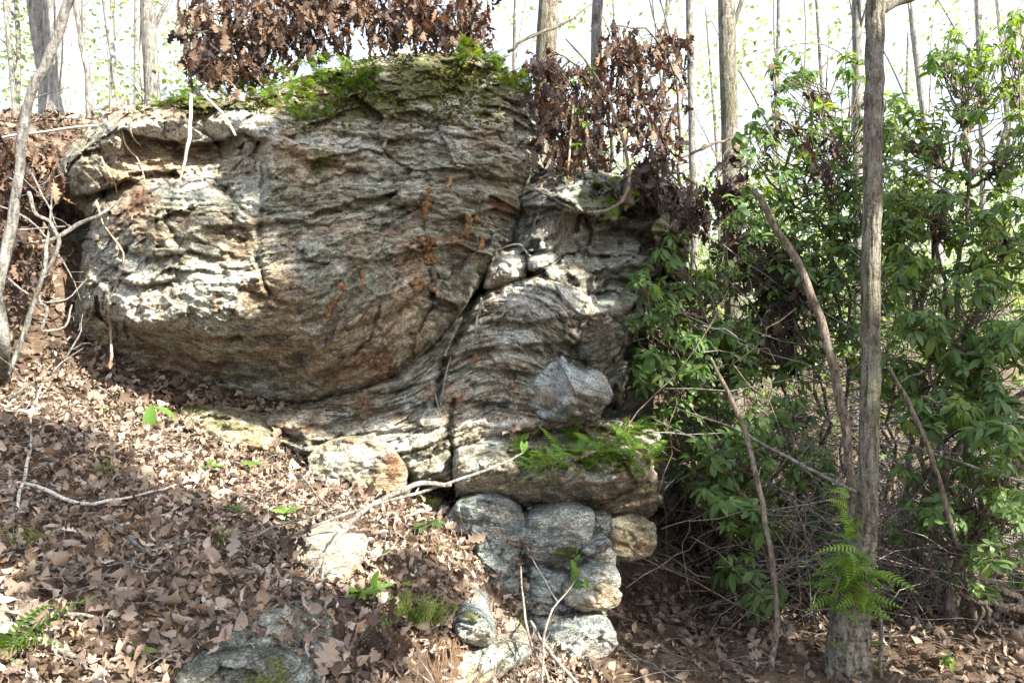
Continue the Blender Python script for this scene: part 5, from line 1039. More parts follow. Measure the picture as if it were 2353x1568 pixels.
sl = 'dark green fern in the mat spilling over the front of the thick slab'
for u, v in [(1190, 1040), (1215, 1060), (1240, 1045), (1240, 1080), (1270, 1060), (1290, 1030), (1300, 1070), (1330, 1045), (1345, 1075), (1370, 1030), (1380, 1060), (1410, 1040), (1420, 1070), (1440, 1015), (1450, 1050), (1470, 1080), (1480, 1030), (1495, 1060), (1420, 1000), (1350, 1010), (1310, 1010), (1460, 990)]:
    p = face(u, v, 0.01, 4.3)
    fern(sl, p, R.randint(10, 14), 0.15, 'ferns on the thick slab', (0.1, -.8, -.05), dry=0.05, ms=FRSM)
for u, v in [(1390, 430), (1420, 480), (1450, 450), (1400, 500)]:
    fern('small dim fern on the mossy rock beneath the drooping dead leaves', face(u, v, 0.01, 5.2), 8, 0.13, 'ferns on the mossy shaded rock', (0, -.8, 0.2))
fern('big fern clump ringing the base of the front tree', P(1958, 1320, 3.68), 90, 0.17, None, (0, -.45, -.7), 1.0, 0.02, thick=(.095, .05, .13), ms=FRSM)
fern('small fern tuft climbing the left side of the front tree above the big clump', P(1948, 1190, 3.7), 14, 0.13, None, (-.4, -.4, 0.3), 0.8, thick=(.02, .02, .1), ms=FRSM)
for u, v in [(2000, 1420), (2010, 1480), (1945, 1500), (2005, 1530)]:
    fern('tiny yellowish fern sprig on the lower trunk of the front tree', P(u, v, 3.66), 6, 0.07, 'fern sprigs on the front trunk', (0.3, -.6, -.1), dry=0.3)
p = G(-15, 1540); fern('bright yellow-green fern in the bottom left corner of the leaf litter', p + np.array((0, 0, .03)), 9, 0.2, None, (0.5, 0.1, 0.35), 0.6, 0.0)
# ------------------------------------------------------------------ stems, roots and branches
def S(pts): return px(pts)
def on(pts, lift=0.03, default=4.9): return [face(u, v, lift, default) for u, v in pts]
r = lambda w, Y: w / 2 / FPX * Y
stick('sapling', 'grey bent sapling stem rising from the left edge across the thick pale trunk', 'sapling', S([(-40, 760, 3.5), (0, 650, 3.55), (16, 560, 3.6), (38, 460, 3.6), (48, 340, 3.6), (62, 250, 3.6), (90, 180, 3.6), (130, 90, 3.6), (160, 0, 3.6), (190, -120, 3.7)]), [r(24, 3.6), r(22, 3.6), r(20, 3.6), r(20, 3.6)], 'bark_mid', 0.012, 14)
stick('sapling', 'dark grey stem standing at the left edge just above the leaf slope', 'sapling', [G(10, 880)] + S([(8, 800, 3.9), (2, 720, 3.9), (-20, 600, 3.9)]), [r(30, 3.9), r(24, 3.9), r(20, 3.9)], 'bark_mid', 0.01, 10)
stick('branch', 'crooked grey branch reaching from the left bank to the boulder', 'branch', S([(60, 560, 4.3), (130, 545, 4.35), (180, 515, 4.4), (240, 490, 4.4), (282, 452, 4.45)]), [r(7, 4.4), r(11, 4.4), r(11, 4.4), r(3, 4.4)], 'twig', 0.01)
stick('branch', 'pale blue-grey S-shaped vine stem curling down left of the boulder', 'vine', S([(66, 440, 4.2), (80, 490, 4.2), (116, 515, 4.2), (136, 560, 4.2), (120, 600, 4.2), (92, 655, 4.2), (90, 690, 4.2), (108, 720, 4.2), (96, 762, 4.2), (150, 750, 4.25), (165, 700, 4.3)]), [r(9, 4.2), r(9, 4.2), r(8, 4.2), r(4, 4.2)], 'twig', 0.008)
stick('branch', 'dark twisted branch crossing the S-shaped vine above the leaf slope', 'branch', S([(20, 860, 4.1), (60, 740, 4.15), (95, 640, 4.15), (110, 540, 4.2), (120, 440, 4.3)]), [r(12, 4.2), r(12, 4.2), r(8, 4.2), r(4, 4.2)], 'bark_mid', 0.01)
stick('twig', 'straight twig lying across the bank top at the left edge', 'twig', S([(-20, 322, 5.3), (80, 305, 5.2), (225, 288, 5.1)]), [r(7, 5), r(8, 5), r(5, 5)], 'twig_pale', 0.01)
stick('twig', 'thin twig sticking from the left bank towards the dark recess', 'twig', S([(0, 530, 4.6), (60, 528, 4.6), (150, 520, 4.6)]), [r(6, 4.6), r(4, 4.6)], 'twig', 0.01)
stick('root', 'bleached white root hanging down over the hollow in the boulder', 'root', S([(440, 218, 4.66), (437, 280, 4.60), (432, 330, 4.58), (424, 365, 4.56), (412, 425, 4.56)]), [r(6, 4.6), r(9, 4.6), r(8, 4.6), r(4, 4.6)], 'twig_pale', 0.008, 8)
stick('root', 'short pale stick leaning on the bright lip right of the bleached root', 'stick', S([(462, 212, 4.75), (490, 240, 4.66), (518, 270, 4.6), (541, 312, 4.58)]), [r(7, 4.6), r(6, 4.6), r(6, 4.6)], 'twig_pale', 0.004)
stick('twig', 'thin grey twig lying sideways on the boulder from the foot of the bleached root', 'twig', on([(414, 428), (442, 408), (500, 410), (560, 404), (612, 398)], .05), [r(5, 4.6), r(4, 4.6), r(2, 4.6)], 'twig', 0.006)
stick('root', 'long thin tan root dangling down the left face of the boulder', 'root', on([(222, 460), (236, 510), (272, 560), (284, 600), (270, 650), (258, 672), (250, 715), (254, 760)], .05) + S([(256, 800, 4.45), (254, 832, 4.45)]), [r(4, 4.6), r(4, 4.6), r(5, 4.6), r(7, 4.6)], 'twig_tan', 0.006)
tag(inst('dead_leaf', DEADM[1], None, mat4(P(255, 826, 4.44), basis((0.05, 0, -1), (0, -1, 0)), 0.055)), 'small curled dead leaf at the end of the long dangling root', 'leaf')
for pts, lab in (([(278, 270), (286, 330), (318, 370), (334, 420)], 'thin tan root down the mossy left shoulder of the boulder'), ([(330, 250), (300, 300), (332, 345)], 'short crooked root under the left ferns on the boulder'), ([(232, 360), (262, 420), (272, 448)], 'thin root ending beside the crooked grey branch')):
    stick('root', lab, 'root', on(pts, .04), [r(4, 4.7), r(4, 4.7), r(2, 4.7)], 'twig_tan', 0.008)
stick('vine', 'long looping brown vine arching under the hanging leaves right of the boulder', 'vine', S([(1208, 432, 4.75), (1260, 450, 4.7), (1310, 478, 4.65), (1370, 488, 4.65), (1430, 462, 4.7), (1446, 400, 4.7), (1428, 310, 4.8), (1392, 215, 4.9), (1345, 140, 5.0), (1300, 90, 5.1)]), [r(7, 4.7), r(7, 4.7), r(8, 4.7), r(6, 4.7), r(4, 4.7)], 'twig_brown', 0.006, 8)
stick('sapling', 'thin straight reddish stem with fresh leaves in front of the thick leaf curtain', 'sapling', [face(1270, 535, 0)] + S([(1300, 470, 4.85), (1304, 400, 4.9), (1312, 300, 4.95), (1318, 240, 5.0)]), [r(8, 4.9), r(6, 4.9), r(5, 4.9)], 'twig_tan', 0.006)
stick('root', 'pale root arching across the gap above the sunlit ledge', 'root', on([(1140, 575), (1190, 560), (1210, 580), (1245, 615), (1270, 608), (1290, 590)], .07), [r(5, 4.7), r(6, 4.7), r(4, 4.7)], 'twig', 0.008)
stick('root', 'smooth grey root hanging out of the dark crack beside the sunlit ledge', 'root', on([(1078, 645), (1100, 668), (1106, 690), (1096, 730), (1090, 790)], .09), [r(6, 4.6), r(7, 4.6), r(6, 4.6), r(3, 4.6)], 'twig', 0.006, 8)
stick('root', 'thin straight root crossing the folded layers below the crack', 'root', on([(1048, 790), (1032, 830), (1020, 880), (1012, 930)], .06), [r(4, 4.5), r(3, 4.5)], 'twig', 0.004)
stick('root', 'fine looped rootlet low on the folded layers above the dark wedge', 'root', on([(1000, 905), (1010, 950), (1030, 980), (1090, 995)], .05), [r(4, 4.4), r(4, 4.4), r(2, 4.4)], 'twig', 0.004)
stick('twig', 'dark thin twig leaning across the pale angular boulder', 'twig', on([(1282, 830), (1310, 880), (1345, 965)], .03), [r(3, 4.4), r(4, 4.4)], 'twig_brown', 0.003)
stick('branch', 'broken dead pole slanting across the laurel to the foot of the front tree', 'pole', S([(1728, 436, 4.25), (1790, 540, 4.2), (1852, 655, 4.15), (1890, 760, 4.1), (1930, 930, 4.05), (1950, 1060, 4.0), (1962, 1240, 3.95), (1966, 1420, 3.9)]), [r(14, 4.2), r(18, 4.2), r(20, 4.2), r(20, 4.2), r(20, 4.2)], 'bark_red', 0.015, 12)
stick('branch', 'thin broken dead stem with a splintered top standing in the gully', 'pole', S([(1632, 822, 4.15), (1660, 880, 4.1), (1700, 960, 4.1), (1740, 1100, 4.0), (1762, 1220, 3.95), (1782, 1360, 3.9), (1784, 1450, 3.85), (1766, 1580, 3.75)]), [r(7, 4), r(12, 4), r(12, 4), r(12, 4), r(14, 4)], 'bark_red', 0.01, 10)
stick('branch', 'pale stick slanting down from the gully brush to the front trunk', 'stick', S([(1560, 940, 4.6), (1680, 985, 4.3), (1790, 1040, 4.1), (1880, 1090, 4.0), (1985, 1142, 3.85)]), [r(4, 4), r(6, 4), r(8, 4), r(10, 4)], 'twig', 0.012)
stick('branch', 'long grey stick slanting to the right edge behind the front trunk', 'stick', S([(2040, 1010, 4.4), (2140, 1040, 4.2), (2250, 1075, 4.1), (2400, 1125, 4.0)]), [r(6, 4), r(8, 4), r(10, 4)], 'twig', 0.012)
stick('branch', 'grey dead limb across the upper right laurel', 'branch', S([(1980, 345, 4.9), (2120, 400, 4.8), (2280, 520, 4.6), (2400, 600, 4.5)]), [r(5, 4.7), r(7, 4.7), r(8, 4.7)], 'twig', 0.02)
stick('branch', 'thin leaning stem right of the front trunk', 'stem', S([(2040, 840, 4.0), (2090, 930, 4.0), (2150, 1080, 3.95), (2200, 1260, 3.9)]), [r(8, 4), r(12, 4), r(10, 4)], 'bark_red', 0.012, 8)
stick('branch', 'slim pale root-like stem hanging beside the swollen base of the front tree', 'stem', S([(2012, 1360, 3.7), (2024, 1440, 3.7), (2022, 1520, 3.7), (2030, 1590, 3.7)]), [r(8, 3.7), r(11, 3.7), r(9, 3.7)], 'twig', 0.008)
for k, pts in enumerate(([(1530, 385, 6.5), (1600, 345, 6.6), (1680, 320, 6.8), (1760, 300, 7)], [(1166, 120, 6.2), (1225, 80, 6.2), (1290, 55, 6.3), (1360, 10, 6.4)], [(1790, 420, 6.5), (1830, 300, 6.5), (1860, 200, 6.6), (1920, 120, 6.7)], [(1560, 600, 6), (1600, 640, 6), (1700, 640, 6.2), (1760, 600, 6.3)])):
    stick('branch', ('thin bare branch arching from the drooping leaves to the mossy trunk', 'bare branch crossing the boulder shoulder trunk', 'thin dark branch rising through the airy laurel', 'bare grey branch under the dark leaves by the mossy trunk')[k], 'branch', S(pts), [r(8, 6.3), r(7, 6.3), r(4, 6.3)], 'twig_brown', 0.03)
# forked fallen branch
b = thing('fallen_branch', P(735, 1300, 2.95), 'long forked grey fallen branch lying from the leaf slope up to the slab', 'branch')
for pts, w, m in (([(640, 1244, 3.1), (700, 1215, 3.12), (790, 1182, 3.15), (900, 1146, 3.2), (1000, 1118, 3.3), (1100, 1084, 3.4), (1160, 1060, 3.5), (1200, 1040, 3.58)], (5, 8, 9, 8, 5), 'twig'), ([(1036, 1112, 3.3), (960, 1112, 3.25), (890, 1142, 3.2), (840, 1172, 3.15), (790, 1218, 3.08), (748, 1275, 3.0)], (13, 16, 15, 15, 14), 'twig'), ([(748, 1275, 3.0), (742, 1320, 2.9), (740, 1400, 2.75), (728, 1480, 2.6), (722, 1540, 2.5)], (8, 9, 9, 8), 'twig'), ([(748, 1270, 3.0), (690, 1320, 2.9), (620, 1350, 2.8), (540, 1335, 2.75)], (9, 8, 6, 4), 'twig'),
                  ([(740, 1290, 3.0), (690, 1300, 2.95), (650, 1310, 2.9), (590, 1280, 2.9)], (6, 5, 3), 'twig'), ([(742, 1280, 3.0), (700, 1340, 2.8), (660, 1380, 2.7), (640, 1420, 2.65)], (6, 5, 3), 'twig'), ([(740, 1330, 2.9), (770, 1300, 2.9), (830, 1290, 2.9), (900, 1265, 2.95)], (5, 4, 2), 'twig')):
    q = wob(spline(px(pts), 24), 0.008, R.randint(0, 99)); V, F = tube(q, np.interp(np.linspace(0, 1, 24), np.linspace(0, 1, len(w)), w) / 2.3 / FPX * 3.1, 9, .1, 4, nf=(4, 25)); MB().add(V, F, 0).build('bough', M[m], b)
for k in range(5):
    d = Vector((R.uniform(-.2, .6), R.uniform(-.3, .3), 1)); o = inst('leaf', R.choice(SPROUTM), b, mat4(P(1202, 1040, 3.58), basis(d, (0, -1, .2)), 0.055))
# stems in the bottom middle
for pts, w, lab in (([(1218, 1425, 3.3), (1250, 1480, 3.2), (1290, 1530, 3.15), (1345, 1590, 3.1)], (7, 10, 9, 8), 'forked grey stick standing before the lowest ledge block'), ([(1196, 1300, 3.5), (1204, 1400, 3.3), (1220, 1480, 3.2), (1256, 1545, 3.1), (1262, 1600, 3.0)], (4, 6, 7, 7), 'upright thin stem before the broad rock face'), ([(1322, 1330, 3.6), (1268, 1400, 3.3), (1250, 1480, 3.15), (1246, 1580, 3.0)], (4, 5, 6, 6), 'thin forked stem crossing the gap to the layered slab')):
    stick('stick', lab, 'stick', S(pts), [r(c, 3.2) for c in w], 'twig', 0.008)
for pts, lab in (([(0, 1448), (120, 1440), (260, 1456)], 'pale twig lying above the corner fern'), ([(60, 1330), (110, 1320), (260, 1345), (340, 1290), (460, 1260)], 'long thin pale twig curving across the shaded leaves'), ([(70, 1335), (110, 1370), (150, 1410)], 'short thick bleached stick in the left litter'), ([(0, 1150), (60, 1130), (180, 1180), (320, 1160), (430, 1120)], 'dark branch lying in the upper leaf slope'), ([(0, 945), (60, 960), (130, 940), (200, 950)], 'knobbly grey branch lying on the slope at the left edge'), ([(90, 1000), (130, 985), (190, 1020)], 'grey stick below the knobbly branch'), ([(250, 1210), (300, 1260), (350, 1300)], 'thin stick pointing down the shaded slope'),
                  ([(530, 1330), (620, 1345), (700, 1390)], 'brown bent twig near the forked branch'), ([(80, 855), (140, 880), (190, 890), (270, 930)], 'pale peeled stick on the sunlit upper slope'), ([(40, 1190), (60, 1050), (75, 950), (110, 880)], 'slim tan stem standing on the left slope'), ([(880, 1200), (960, 1190), (1040, 1200)], 'small twig on the bare earth by the strap-leaved plant'), ([(120, 1500), (170, 1540), (200, 1568)], 'pale stick in the bottom left litter')):
    stick('twig', lab, 'twig', [G(u, v) + np.array((0, 0, .035)) for u, v in pts], [r(8, 3), r(9, 3), r(4, 3)], R.choice(['twig', 'twig', 'twig_pale']), 0.015)
for pts, w, lab in (([(-10, 470, 4.6), (70, 500, 4.6), (150, 600, 4.7), (185, 690, 4.7)], 5, 'thin grey twig sloping down the dark recess left of the boulder'), ([(20, 640, 4.3), (90, 690, 4.3), (160, 690, 4.4), (200, 640, 4.5)], 5, 'thin forked twig beneath the S-shaped vine'), ([(60, 380, 4.8), (110, 470, 4.7), (130, 520, 4.7)], 5, 'dark twig hanging on the left bank below the bank-top twig'), ([(0, 400, 4.9), (70, 430, 4.8), (140, 400, 4.8)], 4, 'fine twig crossing the red-brown leaf drift'), ([(150, 830, 4.4), (180, 770, 4.45), (190, 720, 4.5)], 4, 'short upright twig at the boulder foot on the left'), ([(0, 920, 3.8), (90, 870, 3.9), (190, 800, 4.2)], 4, 'long fine twig slanting up the slope to the dark recess'), ([(690, 1090, 3.9), (740, 1150, 3.6), (800, 1230, 3.3), (860, 1290, 3.15)], 4, 'thin straight twig leaning past the white rock'), ([(560, 1240, 3.0), (680, 1195, 3.2), (800, 1160, 3.5)], 4, 'thin dark twig crossing above the forked branch')):
    stick('branch', lab, 'twig', S(pts), [r(w * 1.2, 4), r(w, 4), r(w * .5, 4)], 'twig', 0.015)
# many small twigs in the litter
mb = MB()
for k in range(700):
    x, y = (R.uniform(-2.6, .3), R.uniform(1.6, 5.0)) if k % 2 else (R.uniform(0.3, 4), R.uniform(3.2, 7))
    a = R.uniform(0, 6.3); l = R.uniform(.05, .22); d = np.array((math.cos(a), math.sin(a), 0)) * l
    A = np.array((x, y, 0)) - d; B = np.array((x, y, 0)) + d
    for e in (A, B): e[2] = gh1(e[0], e[1]) + R.uniform(.015, .05)
    V, F = tube(wob(spline([A, (A + B) / 2 + (0, 0, R.uniform(0, .02)), B], 6), .02, k), np.linspace(1, .5, 6) * R.uniform(.0012, .0035), 4, cap=False); mb.add(V, F)
tag(mb.build('twig_litter', M['twig']), kind='stuff')

# ------------------------------------------------------------------ mud nests of wasps on the boulder
def nest(u, v, lab, tubes):
    c = face(u, v, 0); t = thing('mud_nest', c, lab, 'wasp nest', 'mud nests on the boulder')
    for k, (du, dv, eu, ev, w) in enumerate(tubes):
        a = face(u + du, v + dv, .012); e = face(u + eu, v + ev, .012); n = 14
        q = spline([a, (a + e) / 2 + (0, -.01, 0), e], n); rad = r(w, 4.6) * (1 + .22 * np.sin(np.arange(n) * 2.1 + k) + np.array([R.uniform(-.25, .2) for _ in range(n)])); rad[0] *= .6; rad[-1] *= .6
        V, F = tube(wob(q, .014, k), rad, 10, .4, k + int(u), nf=(6, 45)); MB().add(V, F, R.random()).build('mud_tube', M['mud'], t)
nest(980, 475, 'longest orange mud tube nest high on the boulder face', [(8, -40, -6, 30, 16), (-2, -20, -4, 28, 12)])
nest(1075, 520, 'crumbly orange mud nest between the long tube and the crack', [(4, -28, -4, 26, 14), (14, -22, 22, -12, 12), (-10, 15, -14, 26, 12)])
nest(1105, 568, 'narrow dark orange mud tube nearest the crack', [(4, -22, -5, 20, 13), (-3, 0, -7, 24, 8)])
nest(986, 575, 'lumpy tan mud nest of many cells in the middle of the boulder face', [(-10, -22, -4, -8, 18), (6, -26, 8, -10, 16), (-2, -10, 2, 8, 18), (4, 8, 6, 30, 18), (-6, 12, -4, 30, 14), (-12, -6, -8, 2, 10)])
nest(772, 690, 'long flattened pale broken mud nest lowest on the boulder face', [(16, -40, -20, 38, 11), (4, -38, -12, 10, 12), (22, -34, 6, 0, 9)])
nest(830, 645, 'small yellowish mud strip right above the pale broken nest', [(3, -22, -1, 24, 10), (0, -5, -2, 20, 6)])
nest(958, 660, 'round yellow mud nest full of holes beside a lumpy brown one', [(-12, -4, 6, -10, 16), (-8, 6, 8, 2, 14), (0, -12, 16, -2, 12)])
nest(992, 660, 'lumpy brown mud nest just right of the round yellow one', [(-8, -2, 8, -2, 12), (-2, 6, 8, 4, 10)])
nest(1032, 425, 'faint tan mud smear highest among the nests', [(4, -16, -4, 16, 8), (-4, 4, -5, 14, 6)])
nest(559, 655, 'single small brown mud tube alone on the left part of the boulder', [(0, -10, 1, 9, 8)])
nest(1176, 885, 'tiny orange mud cone on the layers left of the angular boulder', [(0, -6, 1, 8, 8)])

# ------------------------------------------------------------------ fibres, grass, seedlings
def fibres(name, label, cat, c, n, spread, down, mat, w=0.0012, kind=None, group=None):
    mb = MB()
    for k in range(n):
        o = np.array(c) + np.array((R.gauss(0, spread[0]), R.gauss(0, spread[1]), R.gauss(0, spread[2])))
        e = o + np.array(down) * R.uniform(.5, 1.15) + np.array((R.gauss(0, spread[0] * .5), R.gauss(0, .02), 0))
        V, F = tube(wob(spline([o, (o + e) / 2 + np.array((R.gauss(0, .012), R.gauss(-.01, .012), 0)), e], 7), .015, k), np.linspace(w, w * .5, 7), 3, cap=False); mb.add(V, F)
    o = mb.build(name, M[mat], None, c); return tag(o, label, cat, group)
fibres('root_fringe', 'wide brown beard of fine roots hanging under the right of the sunlit ledge', 'roots', face(1388, 745, .1, 4.7), 75, (.035, .03, .02), (0, 0, -.19), 'root_hair', .0009)
fibres('root_fringe', 'narrow brown strand of fine roots left of the wide root beard', 'roots', face(1342, 745, .1, 4.7), 22, (.012, .015, .015), (0, 0, -.13), 'root_hair', .0009)
fibres('root_fringe', 'tuft of dry brown straw in the crevice above the sunlit ledge', 'roots', face(1282, 500, .06, 4.8), 120, (.06, .03, .03), (-.02, -.02, -.16), 'root_hair')
fibres('root_fringe', 'pale tan fibres spilling down the earth beside the strap-leaved plant', 'roots', G(990, 1260) + (0, 0, .1), 38, (.05, .05, .03), (.05, -.05, -.16), 'straw', .001)
fibres('root_fringe', 'orange-brown root strings hanging over the layered slab', 'roots', P(1030, 1470, 2.95), 22, (.035, .03, .01), (0, -.02, -.19), 'straw', .0013)
fibres('root_fringe', 'pale grass-like strings trailing down from the grass tuft at the bottom', 'roots', P(940, 1480, 2.85), 24, (.035, .03, .02), (-.01, -.02, -.2), 'straw', .001)
fibres('root_fringe', 'dry grassy tuft on the ledge left of the angular boulder foot', 'roots', face(1250, 925, .05, 4.5), 60, (.03, .02, .01), (.02, -.03, .09), 'straw', .001)
def grass(label, c, n, h, mat='grass', group=None):
    t = thing('grass_tuft', c, label, 'grass tuft', group)
    mb = MB()
    for k in range(n):
        a = R.uniform(0, 6.3); o = np.array(c) + np.array((R.gauss(0, .02), R.gauss(0, .02), 0)); d = np.array((math.cos(a) * .6, math.sin(a) * .6, 1)) * h * R.uniform(.5, 1.1)
        V, F = tube(spline([o, o + d * .6, o + d + np.array((0, 0, -h * .3))], 6), np.linspace(.0022, .0005, 6), 3, cap=False); mb.add(V, F)
    mb.build('blades', M[mat], t)['kind'] = 'stuff'
    return t
grass('bright yellow-green grass tuft above the layered slab', G(958, 1450) + (0, 0, .03), 170, .13)
grass('second yellow-green grass tuft just right of the bright one', G(1000, 1440) + (0, 0, .02), 90, .11)
grass('low grass clump left of the bright tuft by the dark limp leaves', G(915, 1420) + (0, 0, .02), 70, .10)
grass('grass blades by the upright toothed green leaf', G(850, 1370), 40, .08)
grass('small grass tuft under the strap-leaved plant', G(985, 1180) + (0, 0, .02), 70, .10)
grass('short grass sprouting in the left litter by the pale twig', G(85, 1260), 30, .09, group='short grass in the leaf litter')
grass('short grass sprouting in the left litter by the pale twig', G(35, 1250), 24, .08, group='short grass in the leaf litter')
grass('few thin blades in the middle of the shaded litter', G(510, 1250), 22, .1)
grass('dark grass blades in the upper shaded litter', G(245, 1090), 20, .1)
grass('mossy grass sprigs at the foot of the upright thin stem', G(1180, 1440), 50, .07)
def sprout(name, label, c, leaves, h, mesh=None, cat='seedling', group=None, up=0.5):
    """a stem with broad leaves: leaves = [(azimuth, rise, length)]"""
    t = thing(name, c, label, cat, group); c = np.array(c)
    top = c + np.array((0, 0, h)); V, F = tube(wob(spline([c - (0, 0, .02), (c + top) / 2, top], 8), .006, 3), np.linspace(.003, .002, 8), 5); MB().add(V, F).build('stem', M['sprout'], t)
    for az, rise, L in leaves:
        d = (math.cos(az), math.sin(az), rise); inst('leaf', R.choice(mesh or SPROUTM), t, mat4(top, basis(d, (0, -.5, 1)), (L * 1.2, L * 1.2, L) if L > .05 else (L * 1.3, L, L)))
    return t
rv = lambda n, L, lo=-.3, hi=.5: [(k * 6.28 / n + R.uniform(-.4, .4), R.uniform(lo, hi), L * R.uniform(.8, 1.2)) for k in range(n)]
c = G(352, 990); t = sprout('seedling', 'large bright lime leaf standing beside the mossy olive rock', c, [(0.3, -.35, .12)], .13)
inst('leaf', SPROUTM[2], t, mat4(c + np.array((-.01, 0, .14)), basis((0.05, -.35, -1), (0, -1, .3)), (.24, .15, .15)))
sprout('seedling', 'dull green round leaf on the sunlit upper slope', G(240, 955), [(-1.3, .1, .08), (.8, .2, .04)], .04)
sprout('seedling', 'pale green three-leaved seedling at mid slope', G(478, 1090), rv(4, .07), .04)
sprout('seedling', 'seedling with several upright green leaves right of the three-leaved one', G(575, 1100), rv(6, .055, 0, 1.2), .07)
sprout('seedling', 'green seedling above the white rock', G(655, 1205), rv(5, .06, 0, 1.2), .05)
sprout('strap_plant', 'bright strap-leaved plant beside the left end of the low stack', G(978, 1175), rv(9, .08, .1, .8), .05, cat='plant')
sprout('strap_plant', 'dark green six-leaved plant below the strap-leaved one', G(975, 1240), rv(7, .09, -.1, .5), .07, mesh=LAURM, cat='plant')
sprout('seedling', 'upright toothed green leaf left of the grass tuft', G(862, 1385), [(-1.4, 1.6, .10), (2.0, .6, .06), (0.4, .3, .06)], .05)
sprout('seedling', 'clump of light green leaves at the foot of the upright leaf', G(825, 1390), rv(6, .06, 0, .8), .04)
sprout('seedling', 'round green leaf low in the litter left of the mossy flat rock', G(925, 1365), [(-1.2, .5, .08), (1, .2, .04)], .04)
sprout('seedling', 'green oval leaf at the edge of the mossy flat rock', G(1045, 1415), [(-1.5, 1.0, .07), (.5, .1, .03)], .03)
sprout('seedling', 'small light green seedling left of the grass clump', G(895, 1455), rv(4, .05, 0, .8), .04)
sprout('seedling', 'pale green seedling on the slope between white rock and strap plant', G(880, 1290), rv(4, .045, 0, .8), .04)
sprout('seedling', 'tiny green seedling low by the layered slab', G(870, 1500), rv(4, .045, 0, .8), .03)
sprout('seedling', 'single green leaf in the bottom litter left of the dark slab', G(300, 1520), [(.2, .15, .06)], .025)
sprout('seedling', 'green leaf peeping from the litter at the rock foot', G(528, 1180), [(0, .2, .05), (2.5, .3, .05)], .02)
sprout('seedling', 'dark green leaf in the sunlit litter below the mossy olive rock', G(520, 1180) + (.0, 0, .0), [(0.4, .15, .06)], .02)
t = sprout('hanging_sprig', 'hanging sprig of small green leaves on the low stack', face(1326, 1262, .06, 4), [], .01, cat='sprig')
for k in range(12): inst('leaf', R.choice(SPROUTM), t, mat4(face(1325, 1262, .08, 4) + np.array((R.gauss(0, .025), R.gauss(-.02, .02), -.02 - .016 * k)), basis((R.uniform(-1, 1), -.4, -1), (0, -1, 0)), (.07, .06, .06)))
for u, v, n in ((1335, 260, 6), (1345, 290, 6), (1325, 340, 6), (1290, 395, 5), (1320, 190, 4), (1360, 165, 4), (1325, 430, 4)):
    sprout('leaf_sprig', 'tiny whorl of fresh lime leaves before the thick leaf curtain', P(u, v, 4.95), rv(n, .06, -.3, .2), .02, cat='sprig', group='lime leaf whorls before the leaf curtain')

# ------------------------------------------------------------------ leaf litter
CLEAR = [np.array(p, float) for p in (_slab, [(1040, 1410), (1130, 1420), (1142, 1480), (1050, 1480)], [(900, 1570), (990, 1505), (1200, 1460), (1220, 1500), (1100, 1600)], [(676, 1250), (740, 1226), (830, 1250), (825, 1320), (740, 1330)], [(720, 1020), (920, 1020), (930, 1125), (720, 1105)])]
def litter_mats(n, xs, ys, size, ok=None, tilt=.55, lift=.02):
    out = []
    x = RS.uniform(*xs, n); y = RS.uniform(*ys, n); h = gh(x, y); hx = (gh(x + .05, y) - gh(x - .05, y)) / .1; hy = (gh(x, y + .05) - gh(x, y - .05)) / .1
    for k in range(n):
        nrm = Vector((-hx[k] + R.gauss(0, tilt), -hy[k] + R.gauss(0, tilt), 1)).normalized(); a = R.uniform(0, 6.283)
        d = Vector((math.cos(a), math.sin(a), 0)); d = d - nrm * d.dot(nrm)
        p = np.array((x[k], y[k], h[k] + abs(R.gauss(lift, lift * .6))))
        if ok and not ok(p): continue
        if k % 10 and p[0] < .5 and p[1] < 4.6:
            w = uv_of(p)[None]
            if any(inside(c, w)[0] for c in CLEAR): continue
        L = size * R.uniform(.45, 1.3); out.append(mat4(p, basis(d, nrm), (L * R.uniform(.6, 1.15), L, L)))
    return out
def seen(p):
    u, v = uv_of(p); return -80 < u < 2430 and v < 1680
LM = litter_mats(16500, (-2.7, .35), (1.3, 5.2), .06, seen, .7, .025)
LM.sort(key=lambda m: m.to_scale()[0] / m.translation.y, reverse=True)
LD = [m for m in LM if uv_of(np.array(m.translation))[0] > -20]
lab = ['curled tan dead leaf lying loose in the near leaf litter', 'lobed brown oak leaf lying loose in the near leaf litter', 'long folded brown leaf lying loose in the near leaf litter']
picked = set(map(id, LD[:290]))
for m in LD[:290]:
    k = R.randint(0, len(LITM) - 1); w = (0, 1, 2, 0, 1, 2)[k % 6]
    tag(inst('fallen_leaf', LITM[k], None, m), lab[w], 'leaf', ('curled tan leaves in the litter', 'oak leaves in the litter', 'folded leaves in the litter')[w])
def one_leaf(u, v, k, L, az, lab, lift=.05, rise=.1, up=(0, -.4, 1)):
    tag(inst('fallen_leaf', LITM[k], None, mat4(G(u, v) + np.array((0, 0, lift)), basis((math.cos(az), math.sin(az), rise), up), L)), lab, 'leaf')
one_leaf(735, 1570, 1, .13, 1.4, 'large pale pinkish leaf standing at the right end of the dark slab', .02, .8, (0, -1, .3))
one_leaf(440, 1300, 2, .11, 0.1, 'pale ribbed rolled leaf in the middle of the shaded litter')
one_leaf(480, 1355, 0, .09, 0.3, 'small whitish leaf near the middle of the shaded litter')
one_leaf(530, 1320, 4, .10, 1.5, 'broad grey leaf against the dark stump left of the white rock', .06, .7)
one_leaf(1068, 1275, 1, .12, 0.4, 'orange-tan lobed leaf leaning on the broad rock face', .06, .4)
one_leaf(50, 1440, 1, .15, -.6, 'orange-brown leaf beside the corner fern')
rest = [m for m in LM if id(m) not in picked]
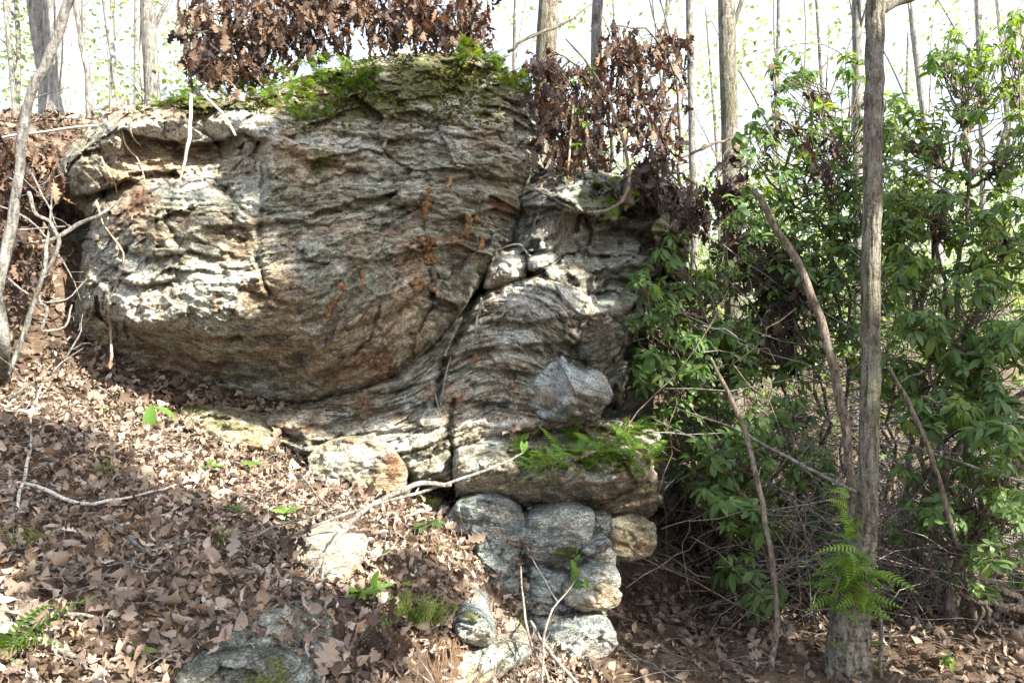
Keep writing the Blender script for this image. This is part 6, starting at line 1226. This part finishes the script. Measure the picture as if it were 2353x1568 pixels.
R.shuffle(rest); h = len(rest) * 2 // 3
tag(scatter(MB(), LITV, rest[:h]).build('leaf_litter', M['litter']), kind='stuff')
tag(scatter(MB(), LITV, rest[h:]).build('leaf_litter', M['litter_dark']), kind='stuff')
far = litter_mats(15000, (.2, 5.5), (3.2, 8.5), .075, seen, .6, .02) + litter_mats(1500, (-5, 6), (8.5, 15), .11, seen) + litter_mats(6000, (-5, -1.0), (4.4, 8.5), .10, seen, .7, .03)
tag(scatter(MB(), LITV, far).build('leaf_litter', M['litter_dark']), kind='stuff')
# fine crumbled bits between the leaves
bits = litter_mats(9000, (-2.7, .4), (1.4, 5.2), .032, seen, .8, .02)
tag(scatter(MB(), LITV[:5], bits).build('leaf_crumbs', M['litter_dark']), kind='stuff')
# dead leaves lying on ledges
ms = []
for k in range(240):
    u, v = R.choice([(R.uniform(1160, 1440), R.uniform(970, 1010)), (R.uniform(1160, 1260), R.uniform(985, 1040)), (R.uniform(1185, 1215), R.uniform(1240, 1440)), (R.uniform(400, 850), R.uniform(215, 245)), (R.uniform(200, 420), R.uniform(235, 275))])
    ms.append(mat4(face(u, v, .01, 4.6), Euler((R.uniform(-.8, .8), R.uniform(-.8, .8), R.uniform(0, 6.3))).to_matrix(), R.uniform(.04, .09)))
tag(scatter(MB(), LITV, ms).build('leaf_litter', M['litter']), kind='stuff')
# moss and short tufts on the boulder's brow
mb = MB(); ms = []
for k in range(5200):
    u = R.gauss(930, 190) if k % 3 else R.uniform(240, 1230); v = (118 + abs(R.gauss(0, 75))) if k % 3 else R.uniform(215, 300)
    if u < 640: v = R.uniform(222, 262)
    if gnoise(np.array([[u * .015, v * .02, 3.3]]))[0] < -.05: continue
    p = face(u, v, .0, -1)
    if p[1] < 0: continue
    ms.append(mat4(p, basis((R.gauss(0, .6), R.uniform(-1, -.3), R.gauss(-.1, .5)), (0, -.3, 1), R.uniform(-1, 1)), R.uniform(.012, .04)))
tag(scatter(MB(), SPRV, ms).build('moss', M['moss']), kind='stuff')
